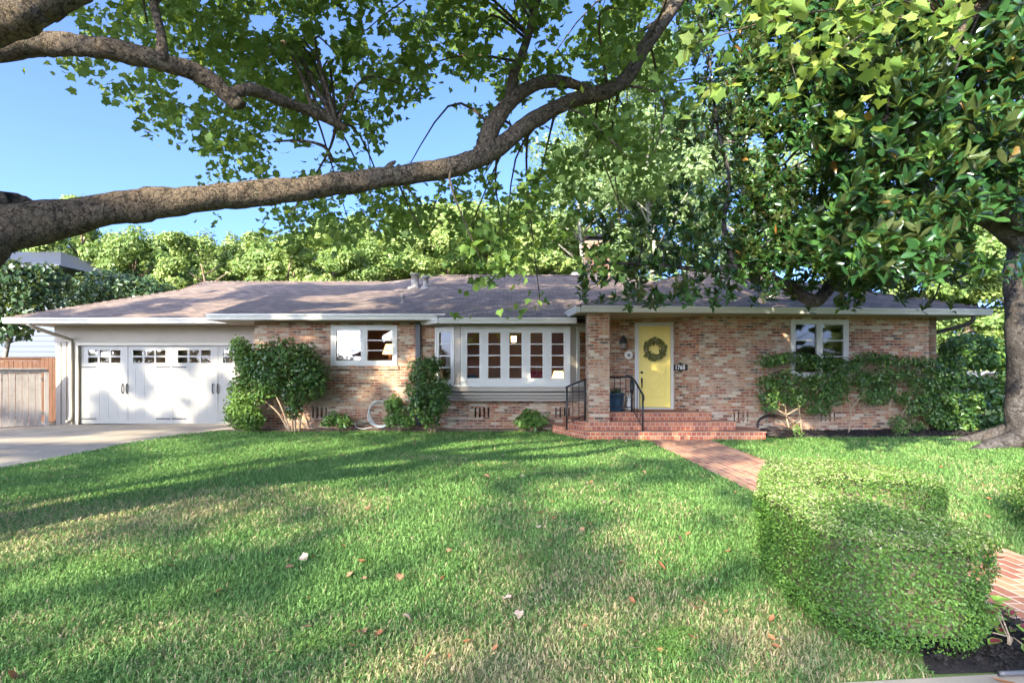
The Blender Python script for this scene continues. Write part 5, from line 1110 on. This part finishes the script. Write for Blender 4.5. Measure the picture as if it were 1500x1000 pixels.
GAPS = [(485, 35, 22, 22), (755, 60, 22, 18), (640, 190, 55, 40), (560, 235, 30, 14), (700, 60, 8, 12), (520, 120, 10, 14), (640, 232, 40, 10), (75, 170, 90, 60), (330, 300, 40, 8), (590, 200, 25, 22), (350, 330, 30, 22), (150, 250, 110, 50)]
def syc_mask(px, py):
    v = gridval(SY_GRID, px, np.maximum(py, 25))
    for a, b, c, d in GAPS: v = np.where(((px - a) / c) ** 2 + ((py - b) / d) ** 2 < 1, v * .06, v)
    return v * np.clip((vnoise(px / 34, py / 34) - .20) * 3.2, 0.04, 1)
def sprays(n, Yr, seed, msk, xr=(-120, 1500), yr=(-160, 500)):
    rg = np.random.default_rng(seed); px = rg.uniform(*xr, n); py = rg.uniform(*yr, n); k = rg.random(n) < msk(px, py) * .95; px, py = px[k], py[k]; Y = Yr(px, py, rg)
    return np.stack([(px - HX) / FPX * Y, Y, CZ - (py - HY) / FPX * Y], 1)
SPR = sprays(12500, lambda px, py, rg: np.clip(rg.uniform(6.2, 11.5, len(px)) - .004 * np.clip(300 - px, -400, 300) * 0, 5, 12), 21, syc_mask, (-120, 1010))
SPR2 = sprays(600, lambda px, py, rg: rg.uniform(4.6, 5.8, len(px)), 22, syc_mask, (1010, 1420))
def spray_leaves(C, per, spread, rg):
    n = len(C) * per; d = unit(rg.normal(size=(len(C), 3)) * [1, 1, .35] + [0, 0, -.25]); t = rg.uniform(-1, 1, (len(C), per, 1)) * spread
    p = C[:, None, :] + d[:, None, :] * t + rg.normal(0, spread * .28, (len(C), per, 3)); return p.reshape(-1, 3)
rg = np.random.default_rng(5)
pv = spray_leaves(SPR, 8, .30, rg); px, py, fr_ = proj(pv); k = rg.random(len(pv)) < np.clip(syc_mask(px, py) * 4, 0, 1) * (py < 470); pv = pv[k]
pv2 = spray_leaves(SPR2, 7, .2, rg)
# unseen crown added above and behind the viewer to cast the dappled shade: leaves stand along sun rays through shaded ground
LIT = [(154, 728, 90, 9, -.2), (224, 707, 50, 8, -.2), (70, 765, 60, 12, -.25), (103, 835, 55, 14, -.3), (33, 807, 40, 14, 0), (308, 677, 50, 7, 0), (400, 660, 45, 5, 0), (420, 700, 40, 8, 0), (504, 658, 45, 5, 0), (509, 690, 40, 7, 0), (434, 709, 38, 9, 0), (364, 765, 28, 9, 0), (410, 789, 28, 12, 0), (551, 737, 40, 11, 0), (560, 792, 38, 13, -.3), (640, 728, 38, 11, 0), (630, 770, 32, 11, 0), (490, 854, 34, 16, -.4), (560, 957, 42, 50, -.3), (565, 868, 30, 14, 0), (159, 957, 40, 22, -.3), (10, 910, 34, 22, 0), (820, 656, 34, 5, 0), (827, 673, 40, 7, 0), (959, 662, 38, 6, 0), (857, 717, 36, 10, 0), (853, 737, 34, 9, 0), (952, 735, 28, 9, 0), (1010, 724, 30, 8, 0), (1040, 739, 34, 7, 0), (985, 794, 55, 26, .2), (1018, 822, 28, 12, .3), (735, 845, 20, 18, 0), (857, 940, 30, 22, 0), (952, 940, 16, 14, 0), (1095, 897, 40, 12, 0), (700, 655, 60, 4, 0), (250, 655, 40, 5, 0), (1160, 690, 60, 8, 0), (1200, 655, 60, 5, 0), (1330, 650, 60, 4, 0), (1215, 692, 80, 26, 0), (1400, 735, 60, 20, 0), (1470, 845, 50, 34, 0), (1440, 700, 70, 18, 0), (1143, 779, 40, 25, 0), (1197, 779, 45, 25, 0), (1247, 748, 70, 22, 0)]
def lit_lawn(g):
    px, py, _ = proj(np.concatenate([g[:, :2], np.zeros((len(g), 1))], 1)); r = np.zeros(len(g), bool)
    wob = 1 + .5 * (vnoise(px / 14, py / 9) - .5)
    for a, b, c, d, s in LIT: r |= ((px - a) / (c * 1.5 + 10)) ** 2 + ((py - b - s * (px - a) * .55) / (d * 1.6 + 4)) ** 2 < wob
    return r
SVn = np.array(SV)
def shade(n, target, zr, rg, lit):
    q = target(n, rg); q = q[~lit(q)]; h = rg.uniform(zr[0], zr[1], len(q)); t = (h - q[:, 2]) / SVn[2]; p = q + SVn * t[:, None]
    px, py, fr_ = proj(p); inside = fr_ & (px > -60) & (px < 1560) & (py > -40) & (py < 1040)
    ok = ~inside | (inside & (syc_mask(px, py) > .6) & (px < 1000) & (p[:, 1] > 4.5))
    return p[ok]
rg = np.random.default_rng(77)
def t_lawn(n, rg): return np.stack([rg.uniform(-8.5, 6.5, n), rg.uniform(1.5, 14.4, n), np.zeros(n)], 1)
def t_drive(n, rg): return np.stack([rg.uniform(-14, -7.6, n), rg.uniform(5, 16, n), np.zeros(n)], 1)
def t_face(n, rg): return np.stack([rg.uniform(-13, 2.2, n), np.full(n, 14.4), rg.uniform(0, 2.9, n)], 1)
def t_roof(n, rg): y = rg.uniform(13.5, 19.5, n); return np.stack([rg.uniform(-13, 3, n), y, 2.8 + (y - 13.5) * .3], 1)
def t_porch(n, rg): return np.stack([rg.uniform(1.5, 6, n), np.full(n, 13.4), rg.uniform(0, 2.9, n)], 1)
def lit_drive(g): return (vnoise(g[:, 0] * .35, g[:, 1] * 1.9) > .50) | (g[:, 0] > -7.9)
def lit_face(g):
    x, z = g[:, 0], g[:, 2]; f = vnoise(x * 2.1 + 3, z * 2.1 + 8)
    a = np.where(x < -6.4, f > .46, f > .66); a |= (x > -6.6) & (x < -5.0) & (z < .75) & (f > .2); a |= (np.abs(x + 3.45 - (z - 1) * .5) < .35) & (z < 1.9) & (f > .3); a |= (x > -1.2) & (x < 1.9) & (z < 1.35) & (z > .9) & (f > .45); a |= (x > -2) & (x < 1.6) & (z < .9) & (f > .58); return a
def lit_roof(g): return vnoise(g[:, 0] * .6 + 20, g[:, 1] * .8) * .65 + vnoise(g[:, 0] * 1.9, g[:, 1] * 2.2) * .35 > np.where(g[:, 0] < -6.5, .48, np.where(g[:, 0] < -1.5, .40, .52))
def split(p): px, py, f_ = proj(p); return f_ & (px > -60) & (px < 1560) & (py > -40) & (py < 1040)
sh = [shade(4000, t_lawn, (8.5, 13.5), rg, lit_lawn), shade(4200, t_drive, (8, 13), rg, lit_drive), shade(9500, t_face, (8, 13), rg, lit_face), shade(16000, t_roof, (9, 13), rg, lit_roof), shade(4000, t_porch, (4, 8), rg, lambda g: vnoise(g[:, 0] * 2, g[:, 2] * 2) > .85)]
pS = np.concatenate(sh); ins_ = split(pS); pI = pS[ins_]; pI = pI[(rg.random(len(pI)) < .9) & (pI[:, 1] > 5.6)]; pS = pS[~ins_]; pv = np.concatenate([pv, pI + rg.normal(0, .05, pI.shape), pI + rg.normal(0, .15, pI.shape)]); print('shade leaves', [len(s) for s in sh], 'visible', len(pv))
LQ = np.array([tuple(p) for i in (0, 2, 4, 5) for p in LIMBS[i]]); lpx, lpy, _f = proj(LQ)
px, py, _f = proj(pv); dm = np.full(len(pv), 9e9); dep = np.zeros(len(pv))
for a, b, y in zip(lpx, lpy, LQ[:, 1]): d = np.hypot(px - a, py - b); k = d < dm; dep = np.where(k, y, dep); dm = np.where(k, d, dm)
pv = pv[~((dm < 30) & (pv[:, 1] < dep + .15) & (rg.random(len(pv)) < .93))]
leaves('crown', T_plane(), np.concatenate([pv, pv2]), np.array([-.1, -.3, .6]) + rg.normal(0, .6, (len(pv) + len(pv2), 3)), rg.uniform(.75, 1.25, len(pv) + len(pv2)) * np.concatenate([np.full(len(pv), .094), np.full(len(pv2), .115)]), M['syc'], SYC, rng=rg, rnd=np.concatenate([rg.random(len(pv)) * .9, rg.uniform(.5, 1, len(pv2))]))
SHADE_TREE = empty('added_shade_tree', (-16, -12, 0), 'unseen tree added to shade lawn and house, crown shaped along the sun rays', 'tree')  # added out of view; its crown is shaped to cast the dapples
m = MB()
leaves('crown', T_plane(), pS, SVn * .6 + rg.normal(0, .5, (len(pS), 3)), rg.uniform(.8, 1.3, len(pS)) * .25, M['syc'], SHADE_TREE, rng=rg)
m.tube(crom([(-16, -12, 0), (-15.8, -12, 3), (-15.5, -11.5, 7), (-15, -11, 11)], 4), lerps([.5, .36, .28, .12], 4), 12, lump=.1)
for i in range(0, len(pS), 1500): c = Vector(pS[i]); m.tube(crom([(-15.6, -11.7, 5.5), Vector((-15.5, -11.6, 7.5)).lerp(c, .5) + Vector((0, 0, .6)), c], 4), lerps([.10, .05, .015], 4), 6)
m.build('trunk', M['sycbark'], SHADE_TREE)
allp = np.array([tuple(p) for L in LIMBS[:1] + LIMBS[2:6] + LIMBS[7:8] for p in L])
m = MB()
for i in range(0, len(SPR), 24):
    c = SPR[i]; d = np.linalg.norm(allp - c, axis=1); j = int(np.argsort(d)[random.randrange(14)])
    if d[j] < 4.0:
        a = Vector(allp[j]); b = Vector(c); mid = a.lerp(b, .5) + Vector((random.uniform(-.3, .3), random.uniform(-.3, .3), .15 * d[j] + random.uniform(0, .2))); q = crom([a, mid, b], 4); m.tube(q, list(np.linspace(.022, .005, len(q))), 5)
for c in SPR2[::8]:
    b = Vector(c); a = Vector(P(1405, 40, 6.5)); mid = a.lerp(b, .55) + Vector((0, 0, .25)); q = crom([a, mid, b], 4); m.tube(q, list(np.linspace(.016, .004, len(q))), 5)
m.build('twigs', M['sycbark'], SYC)

# --- the magnolia: thick trunk at the right edge, whorls of glossy leaves
MAG = empty('magnolia_tree', (10.75, 11.5, 0), 'big magnolia with glossy dark leaves and a thick grey trunk beside the wing', 'tree')
mt_ = [(10.75, 11.5, -.1), (10.72, 11.5, .35), (10.62, 11.5, .9), (10.5, 11.45, 2), (10.45, 11.4, 3.2), (10.35, 11.3, 4.4), (10.5, 11.1, 6), (10.6, 10.8, 8)]
m = MB(); m.tube(crom(mt_, 6), lerps([.92, .64, .49, .44, .44, .38, .28, .12], 6), 20, lump=.10, seed=31); m.build('trunk', M['magbark'], MAG)
for i, (a, L, r) in enumerate(((3.4, 1.5, .16), (3.9, 1.5, .17), (4.5, 1.9, .2), (5.1, 1.6, .18), (2.6, 1.2, .14))):
    m = MB(); c_, s_ = math.cos(a), math.sin(a); m.tube(crom([(10.75 + c_ * .3, 11.5 + s_ * .3, .35), (10.75 + c_ * .75, 11.5 + s_ * .75, .13), (10.75 + c_ * L, 11.5 + s_ * L, .03), (10.75 + c_ * (L + .7) + .15, 11.5 + s_ * (L + .7), -.06)], 5), lerps([r * 1.7, r * 1.3, r * .8, r * .3], 5), 10, lump=.18, seed=i); m.build('root', M['magbark'], MAG)
def mlimb(pts, rad, s): m = MB(); q = crom(pts, 6); m.tube(q, lerps(rad, 6), 10, lump=.14, seed=s); m.build('limb', M['magbark'], MAG); return q
ML = []
ML.append(mlimb([(10.4, 11.35, 3.9), lp(1440, 318, 11.0), lp(1400, 322, 10.6), lp(1350, 375, 10.3), lp(1290, 395, 10.0), lp(1235, 400, 9.8), lp(1212, 425, 9.7), lp(1192, 440, 9.6), lp(1150, 418, 9.6), lp(1095, 390, 9.6), lp(1030, 395, 9.7), lp(960, 388, 9.8), lp(890, 385, 10)], [.22, .17, .14, .12, .11, .10, .11, .11, .08, .06, .045, .03, .015], 1))
ML.append(mlimb([(10.45, 11.3, 4.6), lp(1440, 200, 10.4), lp(1340, 120, 10.0), lp(1260, 72, 9.8), lp(1200, 78, 9.7), lp(1120, 92, 9.7), lp(1050, 110, 9.8)], [.2, .16, .13, .11, .10, .06, .03], 2))
ML.append(mlimb([(10.4, 11.3, 4.2), lp(1420, 260, 9.5), lp(1340, 230, 8.5), lp(1260, 215, 8.3), lp(1200, 228, 8.8), lp(1150, 250, 9.4)], [.2, .15, .10, .06, .03, .01], 3))
ML.append(mlimb([(10.4, 11.2, 4.4), lp(1450, 230, 8.6), lp(1420, 180, 7.4), lp(1370, 150, 6.8), lp(1300, 170, 6.4)], [.2, .14, .1, .07, .02], 4))
ML.append(mlimb([lp(1188, 82, 9.7), lp(1180, 140, 9.7), lp(1187, 190, 9.8), lp(1150, 240, 9.8)], [.08, .06, .04, .015], 5))
ML.append(mlimb([lp(1350, 375, 10.3), lp(1360, 405, 10.1), lp(1390, 410, 10), lp(1420, 400, 9.8)], [.06, .05, .04, .015], 6))
ML.append(mlimb([lp(1075, 385, 9.6), lp(1060, 330, 9.7), lp(1068, 260, 9.8), lp(1050, 180, 9.8), lp(1040, 90, 9.9)], [.045, .04, .03, .025, .015], 7))
MG_X0 = 800
MG = np.array([  # columns 850,900 ... 1500 every 50 px
 [0, 0, .0, .70, .85, .95, .95, .9, .9, .9, .95, .9, .9, .9],
 [0, 0, .05, .55, .55, .9, .95, .95, .9, .9, .95, .9, .9, .9],
 [0, 0, .05, .45, .85, .95, .95, .95, .95, .95, .95, .95, .9, .9],
 [0, 0, .0, .25, .80, .95, .95, .95, .95, .95, .95, .95, .95, .9],
 [0, 0, .0, .12, .65, .60, .65, .95, .95, .95, .95, .95, .95, .9],
 [0, 0, .1, .50, .70, .55, .80, .95, .95, .95, .95, .95, .9, .85],
 [.2, .3, .45, .75, .75, .8, .95, .95, .95, .95, .95, .9, .8, .7],
 [.75, .75, .70, .80, .85, .9, .95, .95, .95, .95, .9, .85, .4, .4],
 [.60, .55, .70, .75, .65, .65, .60, .7, .75, .6, .5, .25, .05, .05],
 [.0, .0, .25, .20, .10, .05, .08, .25, .20, .05, .0, .0, .0, .0]])
def mag_mask(px, py):
    i = np.clip(py / 50 - .5, 0, 9 - .001); j = np.clip((px - 850) / 50, 0, 12.999); i0 = i.astype(int); j0 = j.astype(int); fi = i - i0; fj = j - j0
    v = (MG[i0, j0] * (1 - fj) + MG[i0, j0 + 1] * fj) * (1 - fi) + (MG[i0 + 1, j0] * (1 - fj) + MG[i0 + 1, j0 + 1] * fj) * fi
    for a, b, c, d in ((1170, 235, 24, 20), (1105, 205, 14, 14), (1045, 60, 16, 14), (1440, 345, 26, 30), (1335, 365, 10, 10), (1010, 400, 10, 8), (1480, 340, 30, 60)): v = np.where(((px - a) / c) ** 2 + ((py - b) / d) ** 2 < 1, v * .05, v)
    return v * (px > 845) * (py < 455)
rg = np.random.default_rng(91)
def mwh(n, Yf, seed, xr, yr):
    rg = np.random.default_rng(seed); px = rg.uniform(*xr, n); py = rg.uniform(*yr, n); k = rg.random(n) < mag_mask(px, np.maximum(py, 20)) ** 1.2; px, py = px[k], py[k]; Y = Yf(px, py, rg); return np.stack([(px - HX) / FPX * Y, Y, CZ - (py - HY) / FPX * Y], 1)
near = lambda px: np.clip((px - 1130) / 120, 0, 1)
WH = np.concatenate([mwh(3600, lambda x, y, r: r.uniform(9.2, 11.4, len(x)), 1, (850, 1520), (-150, 450)),
                     mwh(2500, lambda x, y, r: 9.2 - near(x) * r.uniform(.8, 3.2, len(x)), 2, (1080, 1540), (-150, 400))])
offc = rg.uniform([5.5, 5.5, 3.6], [13.5, 13.5, 8.5], (500, 3)); px, py, f_ = proj(offc); WH = np.concatenate([WH, offc[(px > 1540) | (py < -160)]])
per = 10
ax = unit(np.array([-.1, -.6, .6]) + rg.normal(0, .42, (len(WH), 3)))
ring = np.arange(per) * 2.399 + rg.uniform(0, 6, (len(WH), 1)); tilt = np.linspace(.15, 1.35, per)[None, :] + rg.normal(0, .12, (len(WH), per))
e1 = unit(np.cross(ax, rg.normal(size=ax.shape))); e2 = np.cross(ax, e1)
rad = e1[:, None, :] * np.cos(ring)[..., None] + e2[:, None, :] * np.sin(ring)[..., None]
hd = ax[:, None, :] * np.cos(tilt)[..., None] + rad * np.sin(tilt)[..., None]; nn_ = ax[:, None, :] * np.sin(tilt)[..., None] - rad * np.cos(tilt)[..., None]
hd = hd + np.array([0, 0, -.22]); pos = WH[:, None, :] - ax[:, None, :] * np.linspace(0, .12, per)[None, :, None]
sz = rg.uniform(.135, .195, (len(WH), per)) * (1 + .2 * (WH[:, 1:2] < 8)); tint = np.clip(rg.random((len(WH), 1)) * .75 + rg.normal(0, .09, (len(WH), per)) - .02 + (np.arange(per) < 3)[None, :] * .18 * rg.random((len(WH), 1)), 0, 1); tint = np.where(rg.random(tint.shape) < .008, 1.0, np.minimum(tint, .95))
leaves('crown', T_mag(), pos.reshape(-1, 3), nn_.reshape(-1, 3) + rg.normal(0, .12, (len(WH) * per, 3)), sz.ravel(), M['mag'], MAG, head=hd.reshape(-1, 3), rng=rg, rnd=tint.ravel())
allm = np.array([tuple(p) for L in ML for p in L]); m = MB()
for i in range(0, len(WH), 22):
    c = WH[i]; d = np.linalg.norm(allm - c, axis=1); j = int(np.argmin(d))
    if d[j] < 2.6:
        a = Vector(allm[j]); b = Vector(c - ax[i] * .1); mid = a.lerp(b, .5) + Vector((random.uniform(-.12, .12), random.uniform(-.12, .12), random.uniform(-.1, .15))); q = crom([a, mid, b], 3); m.tube(q, list(np.linspace(.018, .006, len(q))), 5)
m.build('twigs', M['magbark'], MAG)['kind'] = 'stuff'

# ------------------------------------------------------------------ fallen leaves on the lawn and path, each its own
def leaf_mesh_dry(kind, seed):
    rg = random.Random(seed); me = bpy.data.meshes.new('fallen_leaf'); vs = []; fs = []
    if kind == 'mag':
        n = 8
        for i in range(n + 1):
            t = i / n; w = .28 * math.sin(math.pi * min(1, t * .94 + .03)) ** .75
            for s in (-1, -.5, 0, .5, 1): vs.append((s * w, t - .5, .32 * (s * w) ** 2 * 4 * .5 + .10 * (t - .5) ** 2 * 4 + (.08 * abs(s) * w * rg.uniform(.5, 1.6))))
        for i in range(n):
            for j in range(4): a = i * 5 + j; fs.append((a, a + 1, a + 6, a + 5))
    else:
        v, f = T_plane(); vs = [(x * .9, y - .5, z + .12 * math.sin(4 * x + seed) + .1 * x * x * 3) for x, y, z in v]; fs = f
    me.from_pydata(vs, [], fs); me.polygons.foreach_set('use_smooth', [True] * len(fs))
    at = me.attributes.new('rnd', 'FLOAT', 'FACE'); v_ = rg.uniform(.1, .55) if kind == 'mag' else rg.uniform(.6, 1); at.data.foreach_set('value', [v_] * len(fs)); me.materials.append(M['dry']); me.update(); return me
LM = [leaf_mesh_dry('mag', i) for i in range(6)] + [leaf_mesh_dry('syc', i) for i in range(4)]
def fallen(px, py, s, kind, label, grp=None, stand=False):
    g = G(px, py, .03); o = bpy.data.objects.new('fallen_leaf', LM[random.randrange(6)] if kind == 'm' else LM[6 + random.randrange(4)]); COL.objects.link(o)
    o.location = (g.x, g.y, .026 if not stand else .04); s *= .62; o.scale = (s, s, s * random.uniform(.8, 1.4)); o.rotation_euler = (random.uniform(-.5, .5) + (.8 if stand else 0), random.uniform(-.5, .5), random.uniform(0, 6.28)); tag(o, label, 'fallen leaf', grp)
for px, py, s, kd, lb, stn in [(251, 830, .13, 'm', 'pinkish brown curled leaf standing up in the lawn nearest the driveway', True), (530, 822, .14, 'm', 'orange curled leaf lying beyond the bright sun patch', False), (648, 849, .10, 'm', 'small upright rust leaf in the middle of the lawn', True), (709, 772, .12, 'm', 'tan leaf lying near the lawn centre', False), (969, 830, .13, 'm', 'pale brown curled leaf at the edge of a sun patch', True), (1066, 807, .13, 'm', 'rust leaf lying in shade beside the hedge', False), (1008, 781, .11, 'm', 'orange leaf lit at the far edge of a sun patch', False), (1131, 908, .10, 'm', 'broad tan leaf standing on bare soil at the hedge foot', True), (628, 963, .10, 'm', 'small orange leaf on the dry grass at the bottom', True), (853, 775, .11, 's', 'grey dried lobed leaf in the shaded lawn', False), (321, 863, .12, 'm', 'rust leaf sunk in the grass beyond the standing pinkish one', False), (1030, 879, .11, 'm', 'orange leaf lying in front of the dark clover', False), (532, 923, .11, 's', 'whitish dried leaf beside the brightest sun patch', False), (18, 992, .12, 'm', 'orange brown leaf at the very corner of the lawn', True), (750, 910, .10, 's', 'grey crumpled leaf on the driest grass', False), (714, 697, .14, 's', 'long pale leaf lying in a dark shade band', False), (1395, 668, .15, 'm', 'orange leaf on the grass in front of the magnolia roots', False), (1440, 710, .14, 'm', 'orange leaf on the grass beside the brick path far side', False), (1378, 683, .13, 'm', 'brown leaf between path and magnolia', False), (1470, 998, .16, 'm', 'large tan leaf on the mulch below the coleus', False)]:
    fallen(px, py, s, kd, lb, None, stn)
for i in range(150):
    py = 645 + 330 * random.random() ** 1.8; px = random.uniform(420, 1480); g = G(px, py)
    if poly_in(HP, np.array([g.x]), np.array([g.y]))[0] or (1.6 < g.x < 3.05 and g.y < 5.5): continue
    fallen(px, py, random.uniform(.045, .12), random.choice('mmss'), 'small dry leaf, one of many scattered over the lawn', 'small dry leaves scattered over the lawn')
